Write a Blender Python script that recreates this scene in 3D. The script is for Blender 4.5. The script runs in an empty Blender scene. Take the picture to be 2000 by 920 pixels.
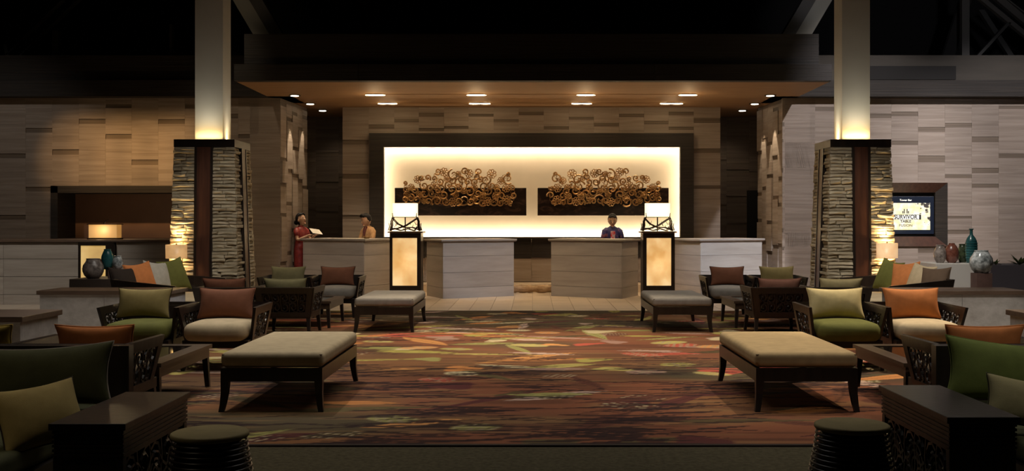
import bpy, bmesh, math, random
import numpy as np
from mathutils import Vector, Matrix, Euler
random.seed(7); rng = np.random.default_rng(7)
PI = math.pi
scn = bpy.context.scene
COL = scn.collection
F, CX, CY, H = 2100.0, 1040.0, 436.0, 1.42
def P(px, py, Y): return ((px-CX)*Y/F, H-(py-CY)*Y/F)

# ---------------------------------------------------------------- camera, world, exposure
cd = bpy.data.cameras.new('camera'); cam = bpy.data.objects.new('camera', cd); COL.objects.link(cam)
cam.location = (0, 0, H); cam.rotation_euler = (PI/2, 0, 0)
cd.sensor_fit = 'HORIZONTAL'; cd.sensor_width = 36; cd.lens = 36*F/2000
cd.shift_x = -40/2000; cd.shift_y = -24/2000; cd.clip_end = 200
scn.camera = cam
w = bpy.data.worlds.new('world'); scn.world = w; w.use_nodes = True
w.node_tree.nodes['Background'].inputs[0].default_value = (0.9, 0.8, 0.7, 1)
w.node_tree.nodes['Background'].inputs[1].default_value = 0.0
vs = scn.view_settings; vs.view_transform = 'Standard'; vs.look = 'None'; vs.gamma = 1; vs.exposure = 0.0

# ---------------------------------------------------------------- lights
WARM = (1.0, .70, .38); WARMW = (1.0, .82, .58); COOL = (.86, .90, 1.0); NEUT = (1.0, .93, .84)
def aim(o, tgt): o.rotation_euler = (Vector(tgt)-o.location).to_track_quat('-Z', 'Y').to_euler()
def area(name, loc, tgt, sx, sy, power, col, spread=PI):
    l = bpy.data.lights.new(name, 'AREA'); l.shape = 'RECTANGLE'; l.size = sx; l.size_y = sy
    l.energy = power; l.color = col; l.spread = spread
    o = bpy.data.objects.new(name, l); COL.objects.link(o); o.location = loc; aim(o, tgt); return o
def spot(name, loc, tgt, power, col, ang=60, blend=.5, rad=.04):
    l = bpy.data.lights.new(name, 'SPOT'); l.energy = power; l.color = col
    l.spot_size = math.radians(ang); l.spot_blend = blend; l.shadow_soft_size = rad
    o = bpy.data.objects.new(name, l); COL.objects.link(o); o.location = loc; aim(o, tgt); return o
def point(name, loc, power, col, rad=.05):
    l = bpy.data.lights.new(name, 'POINT'); l.energy = power; l.color = col; l.shadow_soft_size = rad
    o = bpy.data.objects.new(name, l); COL.objects.link(o); o.location = loc; return o
# unseen roof spots over the hall, plus added ambient fill and upward spots
area('hall_fill', (0, 10.5, 7.6), (0, 11, 0), 9, 5, 210, NEUT, 2.0)  # added ambient fill that lifts the foreground
spot('carpet_spot', (-1.6, 15.5, 7.0), (-1.2, 12.6, 0), 1700, WARMW, 34, .9, .1)
spot('carpet_spot', (1.8, 15.5, 7.0), (1.2, 12.4, 0), 1700, WARMW, 34, .9, .1)
spot('carpet_spot', (0.2, 18.3, 7.0), (0.0, 14.8, 0), 700, WARMW, 30, .9, .1)
spot('bench_spot', (4.2, 11.0, 6.8), (2.0, 8.9, .4), 1100, WARMW, 22, .8, .1)
spot('chair_spot', (6.8, 12.4, 6.8), (3.5, 10.5, .5), 2300, WARMW, 24, .8, .1)
spot('chair_spot', (5.5, 18, 6.8), (3.6, 15.6, .5), 700, NEUT, 26, .8, .1)
spot('bench_spot', (-3.4, 11.6, 6.8), (-1.9, 8.9, .4), 620, NEUT, 22, .8, .1)
spot('bench_spot', (0.6, 16.5, 6.8), (-1.9, 14.6, .4), 800, WARMW, 20, .8, .1)
spot('chair_spot', (-5.4, 13.4, 6.8), (-3.5, 10.5, .5), 560, NEUT, 30, .8, .1)
spot('chair_spot', (-5.0, 18.0, 6.8), (-3.4, 15.4, .5), 420, WARMW, 30, .8, .1)
spot('sofa_spot', (4.6, 3.5, 5.5), (2.8, 6.4, .5), 260, NEUT, 34, .8, .1)
spot('sofa_spot', (-4.2, 3.6, 5.5), (-2.6, 5.9, .4), 150, WARMW, 36, .8, .1)
spot('corner_spot', (3.4, 12.0, 6.5), (5.1, 15.0, .5), 900, NEUT, 26, .7, .1)
spot('corner_spot', (-3.2, 12.6, 6.5), (-5.0, 15.2, .5), 500, NEUT, 22, .7, .1)
spot('wall_spot', (6.8, 14.6, 6.8), (6.3, 21.3, 2.0), 1600, (1, .95, .96), 46, .8, .1)
spot('wall_spot', (9.6, 14.6, 6.8), (9.4, 21.3, 2.0), 1600, (1, .95, .96), 46, .8, .1)
for x in (-9.0, -8.45, -7.9, -7.35, -6.8):
    spot('wall_spot', (x, 15.8, 6.0), (x, 21.3, 2.72), 560, (1, .60, .25), 17, .75, .1)
spot('wall_spot', (-10.6, 15.6, 6.4), (-10.6, 21.3, 2.0), 200, NEUT, 50, .9, .1)
spot('wall_spot', (-6.0, 16.2, 6.8), (-5.6, 21.3, 2.0), 150, WARMW, 40, .9, .1)
spot('low_wall_spot', (-1.6, 10.8, 5.2), (-4.42, 13.5, .42), 420, COOL, 6, .3, .05)
spot('low_wall_spot', (5.3, 8.5, 6.3), (5.2, 13.2, .2), 620, NEUT, 16, .6, .1)
spot('low_wall_spot', (-5.3, 8.5, 6.3), (-5.2, 13.2, .2), 160, NEUT, 18, .6, .1)
spot('column_spot', (2.6, 10.5, 6.5), (4.9, 16.5, 1.3), 950, NEUT, 17, .8, .1)
spot('column_spot', (-2.6, 10.5, 6.5), (-4.9, 16.5, 1.3), 640, NEUT, 17, .8, .1)
spot('truss_spot', (5.5, 11.0, 4.6), (8.2, 21.0, 6.0), 520, COOL, 30, .9, .1)
spot('strut_spot', (3.4, 12.0, 5.2), (5.4, 19.8, 5.8), 420, COOL, 14, .8, .1)  # strut and truss spots hang in mid-air, added to brighten the roof members
spot('strut_spot', (-3.4, 12.0, 5.2), (-5.4, 19.8, 5.8), 110, WARMW, 14, .8, .1)
spot('counter_light', (-8.6, 13.5, 6.4), (-8.6, 18.8, .7), 700, NEUT, 30, .8, .1)
spot('desk_spot', (3.0, 12.5, 6.5), (3.9, 21.0, .9), 4000, COOL, 13, .5, .1)
spot('desk_spot', (2.4, 12.5, 6.5), (-1.0, 20.7, .6), 1500, COOL, 13, .6, .1)
spot('desk_spot', (-1.8, 12.5, 6.5), (-3.9, 21.1, .7), 620, NEUT, 13, .6, .1)
spot('desk_spot', (-1.0, 12.5, 6.5), (1.0, 20.7, .7), 560, WARMW, 12, .6, .1)

# ---------------------------------------------------------------- materials
def nodes(name):
    m = bpy.data.materials.new(name); m.use_nodes = True; nt = m.node_tree
    return m, nt, nt.nodes['Principled BSDF']
def N(nt, t, **kw):
    n = nt.nodes.new(t)
    for k, v in kw.items(): setattr(n, k, v)
    return n
def ramp(nt, stops):
    r = N(nt, 'ShaderNodeValToRGB'); e = r.color_ramp.elements
    e[0].position = stops[0][0]; e[0].color = (*stops[0][1], 1)
    e[1].position = stops[-1][0]; e[1].color = (*stops[-1][1], 1)
    for p, c in stops[1:-1]: x = e.new(p); x.color = (*c, 1)
    return r
def coords(nt, scale, kind='pos', rnd=0.0):
    if kind == 'pos': src = N(nt, 'ShaderNodeNewGeometry').outputs['Position']
    else: src = N(nt, 'ShaderNodeTexCoord').outputs['Object']
    mp = N(nt, 'ShaderNodeMapping'); mp.inputs['Scale'].default_value = scale
    nt.links.new(src, mp.inputs['Vector'])
    if rnd:
        oi = N(nt, 'ShaderNodeObjectInfo'); mu = N(nt, 'ShaderNodeMath', operation='MULTIPLY'); mu.inputs[1].default_value = rnd
        nt.links.new(oi.outputs['Random'], mu.inputs[0])
        cb = N(nt, 'ShaderNodeCombineXYZ')
        for i in range(3): nt.links.new(mu.outputs[0], cb.inputs[i])
        nt.links.new(cb.outputs[0], mp.inputs['Location'])
    return mp.outputs[0]
def textured(name, stops, scale, rough=.6, detail=6, bump=.15, kind='pos', rnd=0.0, nscale=1.0, val=0.0, bscale=None, dist=.02, metal=0, dis=0.0, spec=.5):
    m, nt, b = nodes(name)
    v = coords(nt, scale, kind, rnd)
    n = N(nt, 'ShaderNodeTexNoise'); n.inputs['Scale'].default_value = nscale; n.inputs['Detail'].default_value = detail
    n.inputs['Roughness'].default_value = .62; n.inputs['Distortion'].default_value = dis
    nt.links.new(v, n.inputs['Vector'])
    r = ramp(nt, stops); nt.links.new(n.outputs['Fac'], r.inputs[0])
    out = r.outputs[0]
    if val:
        oi = N(nt, 'ShaderNodeObjectInfo'); mr = N(nt, 'ShaderNodeMapRange')
        mr.inputs[3].default_value = 1-val; mr.inputs[4].default_value = 1+val
        nt.links.new(oi.outputs['Random'], mr.inputs[0])
        hs = N(nt, 'ShaderNodeHueSaturation'); nt.links.new(out, hs.inputs['Color']); nt.links.new(mr.outputs[0], hs.inputs['Value'])
        out = hs.outputs[0]
    nt.links.new(out, b.inputs['Base Color'])
    b.inputs['Roughness'].default_value = rough; b.inputs['Metallic'].default_value = metal
    b.inputs['Specular IOR Level'].default_value = spec
    if bump:
        bp = N(nt, 'ShaderNodeBump'); bp.inputs['Strength'].default_value = bump; bp.inputs['Distance'].default_value = dist
        if bscale:
            n2 = N(nt, 'ShaderNodeTexNoise'); n2.inputs['Scale'].default_value = bscale; n2.inputs['Detail'].default_value = 3
            nt.links.new(coords(nt, (1, 1, 1), kind), n2.inputs['Vector']); nt.links.new(n2.outputs['Fac'], bp.inputs['Height'])
        else: nt.links.new(n.outputs['Fac'], bp.inputs['Height'])
        nt.links.new(bp.outputs[0], b.inputs['Normal'])
    return m
def plain(name, c, rough=.6, metal=0, emit=None, es=0, trans=0, spec=.5):
    m, nt, b = nodes(name); b.inputs['Base Color'].default_value = (*c, 1); b.inputs['Roughness'].default_value = rough
    b.inputs['Metallic'].default_value = metal; b.inputs['Transmission Weight'].default_value = trans
    b.inputs['Specular IOR Level'].default_value = spec
    if emit: b.inputs['Emission Color'].default_value = (*emit, 1); b.inputs['Emission Strength'].default_value = es
    return m
def fabric(name, c, c2=None):
    c2 = c2 or tuple(x*.8 for x in c)
    return textured(name, [(.3, c2), (.7, c)], (1, 1, 1), .85, 3, .25, 'obj', nscale=9, bscale=180, dist=.002, spec=.2)
M = {}
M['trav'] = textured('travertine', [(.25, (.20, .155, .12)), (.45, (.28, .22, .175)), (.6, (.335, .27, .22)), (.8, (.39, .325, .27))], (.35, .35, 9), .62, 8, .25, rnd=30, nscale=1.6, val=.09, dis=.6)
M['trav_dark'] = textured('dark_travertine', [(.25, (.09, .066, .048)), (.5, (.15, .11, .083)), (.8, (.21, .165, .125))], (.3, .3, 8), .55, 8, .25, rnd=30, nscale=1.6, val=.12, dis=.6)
M['strip'] = textured('recessed_strip_stone', [(.3, (.11, .08, .055)), (.7, (.19, .14, .10))], (.3, .3, 26), .6, 5, .3, rnd=30, nscale=1.6)
M['desk'] = textured('honed_limestone', [(.3, (.34, .30, .265)), (.7, (.46, .42, .385))], (.6, .6, 5), .5, 6, .08, rnd=10, nscale=1.4, val=.05)
M['counter'] = textured('counter_limestone', [(.3, (.30, .255, .21)), (.7, (.42, .37, .32))], (.5, .5, 7), .55, 6, .1, rnd=10, nscale=1.6, val=.06)
M['planter'] = textured('rough_limestone', [(.3, (.36, .33, .30)), (.55, (.46, .43, .40)), (.8, (.56, .53, .50))], (1, 1, 1.4), .7, 8, .3, nscale=7, val=.04)
M['ledger'] = textured('ledger_stone', [(.25, (.24, .19, .115)), (.5, (.38, .315, .21)), (.78, (.50, .44, .32))], (2, 2, 7), .8, 6, .6, rnd=40, nscale=2.6, val=.22, dist=.03)
M['ceil_wood'] = textured('canopy_veneer', [(.3, (.26, .145, .068)), (.7, (.33, .19, .09))], (.5, 5, 5), .62, 5, .05, nscale=2, spec=.25)
M['darkwood'] = textured('espresso_wood', [(.3, (.010, .0065, .005)), (.7, (.022, .014, .010))], (6, 6, .7), .34, 5, .08, 'obj', nscale=3)
M['beamwood'] = textured('rough_dark_timber', [(.3, (.012, .009, .0065)), (.5, (.022, .016, .012)), (.75, (.038, .028, .021))], (.4, .4, 16), .7, 8, .5, nscale=2)
M['fascia'] = textured('dark_fascia_timber', [(.3, (.008, .006, .0045)), (.5, (.014, .010, .008)), (.75, (.024, .018, .013))], (.4, .4, 16), .7, 8, .5, nscale=2)
M['beamtop'] = textured('lit_brown_beam', [(.3, (.045, .036, .026)), (.7, (.06, .048, .036))], (.4, 3, 3), .7, 4, .1, nscale=2)
M['stonecore'] = plain('ledger_shadow_stone', (.10, .075, .045), .9)
M['deskgap'] = plain('desk_joint', (.16, .14, .12), .8)
M['redwood'] = textured('red_brown_timber', [(.3, (.045, .016, .009)), (.7, (.085, .033, .018))], (9, 9, .7), .4, 5, .12, nscale=2)
M['edgewood'] = textured('brown_edge_wood', [(.3, (.085, .052, .034)), (.7, (.15, .098, .066))], (1, 9, 9), .4, 5, .1, nscale=2)
M['tablewood'] = textured('walnut_wood', [(.3, (.035, .021, .012)), (.7, (.075, .047, .028))], (8, 1, 8), .32, 5, .08, 'obj', nscale=2)
M['plaster'] = textured('ivory_plaster', [(.3, (.53, .50, .43)), (.7, (.57, .54, .47))], (1, 1, 1), .8, 2, .03, nscale=2)
M['feature'] = textured('cream_wall_panel', [(.3, (.72, .61, .45)), (.7, (.79, .68, .51))], (1, 1, 1), .8, 3, .02, nscale=1.2)
M['slab'] = textured('charred_wood_slab', [(.3, (.010, .006, .005)), (.52, (.022, .013, .011)), (.62, (.08, .045, .035)), (.7, (.02, .012, .010))], (1.6, 1, 4), .3, 4, .2, nscale=1.6, dis=1.2)
M['gold'] = textured('bronze_gold_metal', [(.3, (.36, .20, .085)), (.7, (.58, .36, .16))], (1, 1, 1), .38, 3, .1, nscale=14, metal=.85)
M['branch'] = plain('blackened_bronze', (.03, .018, .012), .4, .6)
M['ceiling'] = plain('black_ceiling', (.012, .010, .009), .9)
M['steel'] = plain('painted_steel', (.055, .048, .042), .6)
M['darksteel'] = plain('dark_painted_steel', (.02, .018, .016), .6)
M['strut'] = plain('ivory_painted_strut', (.25, .235, .20), .7)
M['blackgap'] = plain('dark_recess', (.010, .008, .007), .8)
M['glass_dark'] = plain('smoked_glass', (.01, .008, .007), .06, spec=.6)
M['niche'] = textured('brown_niche_back', [(.3, (.17, .09, .06)), (.7, (.21, .115, .078))], (1, 1, 1), .6, 3, .02, nscale=1)
M['lamp_on'] = plain('lit_lamp_lens', (1, .9, .7), .5, emit=(1, .80, .48), es=22)
M['lamp_small'] = plain('small_lit_lens', (1, .9, .7), .5, emit=(1, .88, .66), es=9)
M['trim'] = plain('lamp_trim_ring', (.06, .05, .04), .4, .5)
def glowing(name, stops, nscale, es, kind='obj', base=(.6, .45, .25)):
    m, nt, b = nodes(name)
    n = N(nt, 'ShaderNodeTexNoise'); n.inputs['Scale'].default_value = nscale; n.inputs['Detail'].default_value = 5
    nt.links.new(coords(nt, (1, 1, 1), kind), n.inputs['Vector'])
    r = ramp(nt, stops); nt.links.new(n.outputs['Fac'], r.inputs[0])
    nt.links.new(r.outputs[0], b.inputs['Emission Color']); b.inputs['Emission Strength'].default_value = es
    b.inputs['Base Color'].default_value = (*base, 1); b.inputs['Roughness'].default_value = .4
    return m
M['onyx'] = glowing('backlit_onyx', [(.3, (.55, .27, .07)), (.5, (.80, .48, .19)), (.7, (1, .72, .36))], 3, .88, 'pos')
M['onyx_dim'] = glowing('dim_backlit_onyx', [(.3, (.40, .23, .06)), (.5, (.55, .34, .10)), (.7, (.66, .44, .16))], 4, .85, 'pos')
M['shade_white'] = glowing('lit_white_shade', [(.3, (1, .80, .48)), (.7, (1, .86, .58))], 1.5, 1.5)
M['shade_amber'] = glowing('lit_amber_shade', [(.3, (.55, .24, .05)), (.7, (.66, .31, .075))], 2, .55)
M['shade_drum'] = glowing('lit_woven_shade', [(.35, (.55, .24, .07)), (.6, (.95, .48, .17))], 6, .45)
M['shade_drum2'] = glowing('lit_bright_woven_shade', [(.35, (.85, .42, .18)), (.6, (1, .62, .33))], 6, .65)
# fabrics
M['f_olive'] = fabric('olive_gold_fabric', (.34, .26, .10)); M['f_green'] = fabric('moss_green_fabric', (.145, .145, .035))
M['f_terra'] = fabric('terracotta_fabric', (.25, .10, .055)); M['f_orange'] = fabric('burnt_orange_fabric', (.62, .22, .07))
M['f_cream'] = fabric('cream_fabric', (.58, .46, .29)); M['f_grey'] = fabric('grey_linen', (.30, .27, .23)); M['f_sand'] = fabric('sand_linen', (.42, .33, .20))
M['f_dark'] = fabric('dark_brown_fabric', (.035, .024, .018)); M['f_brown'] = fabric('cocoa_fabric', (.13, .085, .055))
M['f_lime'] = fabric('pale_lime_fabric', (.72, .58, .29)); M['f_leaf'] = fabric('leaf_green_fabric', (.15, .185, .045)); M['f_rose'] = fabric('dusty_rose_fabric', (.33, .15, .10))
M['f_sage'] = fabric('sage_fabric', (.27, .235, .115)); M['f_pale'] = fabric('pale_grey_fabric', (.50, .46, .38)); M['f_dgreen'] = fabric('dark_green_fabric', (.060, .062, .026))
M['f_yellow'] = fabric('mustard_fabric', (.50, .34, .07))

# ---------------------------------------------------------------- object helpers
WO = {}
def link(o, parent=None):
    COL.objects.link(o)
    if parent is not None: o.parent = parent
    return o
def root(name, label, cat, loc=(0, 0, 0), rz=0, group=None, static=True):
    o = bpy.data.objects.new(name, None); o.empty_display_size = .1; COL.objects.link(o)
    o.location = loc; o.rotation_euler = (0, 0, rz); o['label'] = label; o['category'] = cat
    if group: o['group'] = group
    WO[o.name] = Vector(loc) if static else Vector((0, 0, 0))
    return o
def tag(o, label, cat, group=None):
    o['label'] = label; o['category'] = cat
    if group: o['group'] = group
    return o
def off(parent): return WO.get(parent.name, Vector((0, 0, 0))) if parent is not None else Vector((0, 0, 0))
def addmesh(name, me, parent=None, mat=None, loc=(0, 0, 0), rot=(0, 0, 0), label=None):
    if mat and not me.materials: me.materials.append(mat)
    o = bpy.data.objects.new(name, me); link(o, parent)
    o.location = Vector(loc); o.rotation_euler = rot
    WO[o.name] = (off(parent)+Vector(loc)) if parent is not None else Vector(loc)
    if label: o['label'] = label
    return o
def frompy(name, V, Fc, smooth=False):
    me = bpy.data.meshes.new(name); me.from_pydata([tuple(v) for v in V], [], Fc); me.update()
    if smooth: me.polygons.foreach_set('use_smooth', [True]*len(me.polygons))
    return me
def structure(o): o['kind'] = 'structure'; return o
BF = [(0, 3, 2, 1), (4, 5, 6, 7), (0, 1, 5, 4), (1, 2, 6, 5), (2, 3, 7, 6), (3, 0, 4, 7)]
def boxv(x0, x1, y0, y1, z0, z1): return [(x0, y0, z0), (x1, y0, z0), (x1, y1, z0), (x0, y1, z0), (x0, y0, z1), (x1, y0, z1), (x1, y1, z1), (x0, y1, z1)]
class MB:
    def __init__(s): s.V = []; s.F = []
    def add(s, V, Fc):
        b = len(s.V); s.V += [tuple(v) for v in V]; s.F += [tuple(i+b for i in f) for f in Fc]; return s
    def box(s, *a): return s.add(boxv(*a), BF)
    def hexa(s, v8): return s.add(v8, BF)
    def tube(s, pts, r, n=6, closed=False, caps=True):
        pts = [Vector(p) for p in pts]; k = len(pts)
        rs = r if isinstance(r, (list, tuple)) else [r]*k
        up = None; rings = []
        for i, p in enumerate(pts):
            a = pts[(i-1) % k] if (closed or i > 0) else p; b = pts[(i+1) % k] if (closed or i < k-1) else p
            t = (b-a).normalized()
            if up is None: up = t.orthogonal().normalized()
            up = (up-t*up.dot(t))
            up = up.normalized() if up.length > 1e-6 else t.orthogonal().normalized()
            sd = t.cross(up)
            rings.append([p+(up*math.cos(2*PI*j/n)+sd*math.sin(2*PI*j/n))*rs[i] for j in range(n)])
        V = [v for rg in rings for v in rg]; Fc = []
        for i in range(k if closed else k-1):
            i2 = (i+1) % k
            for j in range(n): Fc.append((i*n+j, i*n+(j+1) % n, i2*n+(j+1) % n, i2*n+j))
        if not closed and caps: Fc.append(tuple(range(n-1, -1, -1))); Fc.append(tuple((k-1)*n+j for j in range(n)))
        return s.add(V, Fc)
    def lathe(s, prof, c=(0, 0, 0), n=20, sx=1, sy=1, cap=True):
        V = []; Fc = []
        for r, z in prof:
            for j in range(n): V.append((c[0]+sx*r*math.cos(2*PI*j/n), c[1]+sy*r*math.sin(2*PI*j/n), c[2]+z))
        for i in range(len(prof)-1):
            for j in range(n): Fc.append((i*n+j, i*n+(j+1) % n, (i+1)*n+(j+1) % n, (i+1)*n+j))
        if cap:
            Fc.append(tuple(range(n-1, -1, -1))); k = len(prof)-1; Fc.append(tuple(k*n+j for j in range(n)))
        return s.add(V, Fc)
    def ellip(s, c, r, n=12, m=8, fn=None):
        V = []; Fc = []
        for i in range(m+1):
            th = PI*i/m
            for j in range(n):
                ph = 2*PI*j/n; p = Vector((r[0]*math.sin(th)*math.cos(ph), r[1]*math.sin(th)*math.sin(ph), r[2]*math.cos(th)))
                if fn: p = fn(p)
                V.append(Vector(c)+p)
        for i in range(m):
            for j in range(n): Fc.append((i*n+j, (i+1)*n+j, (i+1)*n+(j+1) % n, i*n+(j+1) % n))
        return s.add(V, Fc)
    def mesh(s, name, smooth=False): return frompy(name, s.V, s.F, smooth)
    def build(s, name, mat, parent=None, smooth=False, bevel=0, label=None, world=True):
        if world and parent is not None:
            d = off(parent); s.V = [(v[0]-d.x, v[1]-d.y, v[2]-d.z) for v in s.V]
        me = s.mesh(name, smooth)
        if bevel:
            bm = bmesh.new(); bm.from_mesh(me)
            bmesh.ops.bevel(bm, geom=[e for e in bm.edges], offset=bevel, segments=2, profile=.5, affect='EDGES')
            bm.to_mesh(me); bm.free()
        return addmesh(name, me, parent, mat, label=label)
def box(name, b, mat, parent=None, bevel=0, label=None): return MB().box(*b).build(name, mat, parent, bevel=bevel, label=label)
UNIT = {}
def unit_mesh(mat, kind='tile'):
    k = (mat.name, kind)
    if k not in UNIT:
        e = .5; c = .46 if kind == 'tile' else .5
        me = frompy('unit_'+kind, boxv(-e, e, -e, e, -e, e), BF); me.materials.append(mat); UNIT[k] = me
    return UNIT[k]
def rock_mesh(mat, i, axis):
    k = (mat.name, 'rock', i, axis)
    if k not in UNIT:
        r = random.Random(i*13+axis)
        V = []
        for v in boxv(-.5, .5, -.5, .5, -.5, .5): V.append([v[0]+r.uniform(-.02, .02), v[1]+r.uniform(-.16, .16), v[2]*(1-r.uniform(0, .12))])
        V.append([r.uniform(-.25, .25), -.5-r.uniform(.08, .3), r.uniform(-.15, .15)])
        Fc = [(0, 3, 2, 1), (4, 5, 6, 7), (1, 2, 6, 5), (2, 3, 7, 6), (3, 0, 4, 7), (0, 1, 8), (1, 5, 8), (5, 4, 8), (4, 0, 8)]
        me = frompy('rock', V, Fc); me.materials.append(mat); UNIT[k] = me
    return UNIT[k]
def piece(name, x0, x1, y0, y1, z0, z1, mat, parent):
    o = bpy.data.objects.new(name, unit_mesh(mat)); link(o, parent)
    o.location = Vector(((x0+x1)/2, (y0+y1)/2, (z0+z1)/2))-off(parent); o.scale = (x1-x0, y1-y0, z1-z0); return o
def copy_tree(o, parent=None):
    c = o.copy(); COL.objects.link(c)
    if parent is not None: c.parent = parent
    for ch in o.children: copy_tree(ch, c)
    return c

# ---------------------------------------------------------------- room shell
fl = structure(box('floor', (-12, 12, -3, 27, -.2, -.012), M['counter']))
cl = structure(box('ceiling', (-12, 12, -3, 27, 8.6, 8.8), M['ceiling']))
for nm, b in (('wall_east', (12, 12.2, -3, 27, -.2, 8.8)), ('wall_west', (-12.2, -12, -3, 27, -.2, 8.8)),
              ('wall_south', (-12.2, 12.2, -3.2, -3, -.2, 8.8)), ('wall_north', (-12.2, 12.2, 27, 27.2, -.2, 8.8))):
    structure(box(nm, b, M['ceiling']))
M['floortile'] = textured('floor_travertine', [(.3, (.56, .45, .34)), (.7, (.68, .57, .45))], (1, 4, 1), .35, 5, .04, rnd=20, nscale=1.5, val=.06)
tw = .345
nx = 36
for j in range(8):
    for i in range(nx):
        x0 = -nx/2*tw+i*tw; y0 = 17.32+j*.6
        piece('floor_tile', x0+.004, x0+tw-.004, y0+.004, y0+.596, -.012, 0, M['floortile'], fl)
outer = MB()
for sgn in (-1, 1):
    for j in range(34):
        for i in range(13):
            a = sgn*(4.4+i*.6); b = sgn*(4.4+i*.6+.594)
            outer.box(min(a, b), max(a, b), 17.31-(j+1)*.6, 17.31-(j+1)*.6+.594, -.012, 0)
for sgn in (-1, 1):
    for j in range(8):
        for i in range(9):
            a = sgn*(nx/2*tw+i*.6); b = sgn*(nx/2*tw+i*.6+.592)
            outer.box(min(a, b), max(a, b), 17.324+j*.6, 17.916+j*.6, -.012, 0)
o = outer.build('outer_floor_tiles', M['floortile'], fl); o['kind'] = 'stuff'

def tiles(parent, name, edges, yf, z0, z1, strips, holes, mat, depth=.06, seed=1, joint=.0008, rec=.02):
    """columns of stone panels facing -Y; strips: {col:[(za,zb)]} recessed"""
    r = random.Random(seed)
    for c in range(len(edges)-1):
        a, b = edges[c], edges[c+1]
        st = sorted(strips.get(c, []))
        if c not in strips:
            z = z0+r.uniform(.3, .9); st = []
            while z < z1-.25:
                if r.random() < .8: st.append((z, z+.095))
                z += r.uniform(.55, 1.1)
        # split the long runs into panels
        segs = []; z = z0
        for sa, sb in st:
            if sa > z: segs.append((z, sa, 0))
            segs.append((sa, sb, 1)); z = sb
        if z < z1: segs.append((z, z1, 0))
        out = []
        for sa, sb, k in segs:
            if k or sb-sa < .8: out.append((sa, sb, k)); continue
            m = int((sb-sa)/1.3)+1; cuts = [sa+(sb-sa)*i/m for i in range(m+1)]
            for i in range(m): out.append((cuts[i], cuts[i+1], 0))
        for sa, sb, k in out:
            rects = [(a, b, sa, sb)]
            for (hx0, hx1, hz0, hz1) in holes:
                nr = []
                for (p, q, s, t) in rects:
                    if q <= hx0 or p >= hx1 or t <= hz0 or s >= hz1: nr.append((p, q, s, t)); continue
                    if s < hz0: nr.append((p, q, s, hz0))
                    if t > hz1: nr.append((p, q, hz1, t))
                    if p < hx0: nr.append((p, hx0, max(s, hz0), min(t, hz1)))
                    if q > hx1: nr.append((hx1, q, max(s, hz0), min(t, hz1)))
                rects = nr
            for (p, q, s, t) in rects:
                if q-p < .02 or t-s < .02: continue
                d = rec if k else r.choice([0, 0, .002])
                piece(name, p+joint, q-joint, yf+d, yf+depth, s+joint*.5, t-joint*.5, M['strip'] if k else mat, parent)
YL = 21.3; YB = 23.0
def zz(py, Y): return H-(py-CY)*Y/F
# --- left front wall
NX0, NX1, NZ0, NZ1 = P(100, 0, YL)[0], P(420, 0, YL)[0], zz(466, YL), zz(363, YL)
wl = structure(MB().box(-12, NX0, YL+.06, YL+.9, 0, 3.9).box(NX1, -5.02, YL+.06, YL+.9, 0, 3.9).box(NX0, NX1, YL+.06, YL+.9, NZ1, 3.9).box(NX0, NX1, YL+.06, YL+.9, 0, NZ0).build('wall_left', M['trav_dark']))
e = [-5.02-.527*i for i in range(14)][::-1]   # column edges
ex = [P(p, 0, YL)[0] for p in (-6, 50, 102, 154, 206, 257, 309, 361, 413, 465, 505, 546)]
S = lambda *v: [(zz(b, YL), zz(a, YL)) for a, b in v]
stl = {0: S((300, 309), (420, 429)), 1: S((250, 259), (365, 374)), 2: S((292, 302), (400, 409)), 3: S((232, 242)), 4: S((203, 211), (262, 271)),
       5: S((312, 322)), 6: S((233, 242)), 7: S((204, 212), (300, 309)), 8: S((222, 231), (330, 340)), 9: S((262, 270), (410, 418)), 10: S((343, 350), (402, 409))}
tiles(wl, 'stone_panel', [-12, -11.3]+ex, YL, 0, 3.9, {k+2: v for k, v in stl.items()}, [(NX0, NX1, NZ0, NZ1)], M['trav'], seed=3)
# niche in the left wall
fr = MB().box(NX0, NX0+.14, YL-.03, YL+.85, NZ0, NZ1).box(NX1-.14, NX1, YL-.03, YL+.85, NZ0, NZ1).box(NX0, NX1, YL-.03, YL+.85, NZ1-.14, NZ1)
structure(fr.build('trim_1', M['beamwood']))
structure(box('wall_niche', (NX0+.14, NX1-.14, YL+.80, YL+.85, NZ0, NZ1-.14), M['niche']))
# --- right front wall
TX0, TX1, TZ0, TZ1 = 6.58, P(1849, 0, YL)[0], zz(481, YL), zz(357, YL)
wr = structure(MB().box(4.98, TX0, YL+.06, YL+.9, 0, 3.9).box(TX1, 12, YL+.06, YL+.9, 0, 3.9).box(TX0, TX1, YL+.06, YL+.9, TZ1, 3.9).box(TX0, TX1, YL+.06, YL+.9, 0, TZ0).build('wall_right', M['trav_dark']))
ex = [P(p, 0, YL)[0] for p in (1528, 1581.5, 1634, 1688, 1741, 1793, 1845.5, 1898, 1950.5, 2003)]+[10.35, 10.9, 11.45, 12]
st = {0: S((239, 247), (272, 278), (328, 337), (446, 454), (482, 489)), 1: S((209, 217), (388, 392)), 2: S((250, 259), (330, 339)), 3: S((222, 231), (300, 309)),
      4: S((218, 227), (275, 283)), 5: S((248, 257), (304, 317), (486, 494)), 6: S((240, 249), (341, 348), (422, 427), (449, 457)), 7: S((267, 278), (328, 338), (359, 367)),
      8: S((207, 213), (300, 309))}
tiles(wr, 'stone_panel', ex, YL, 0, 3.9, st, [(TX0, TX1, TZ0, TZ1)], M['trav'], seed=5, rec=.009)
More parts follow.
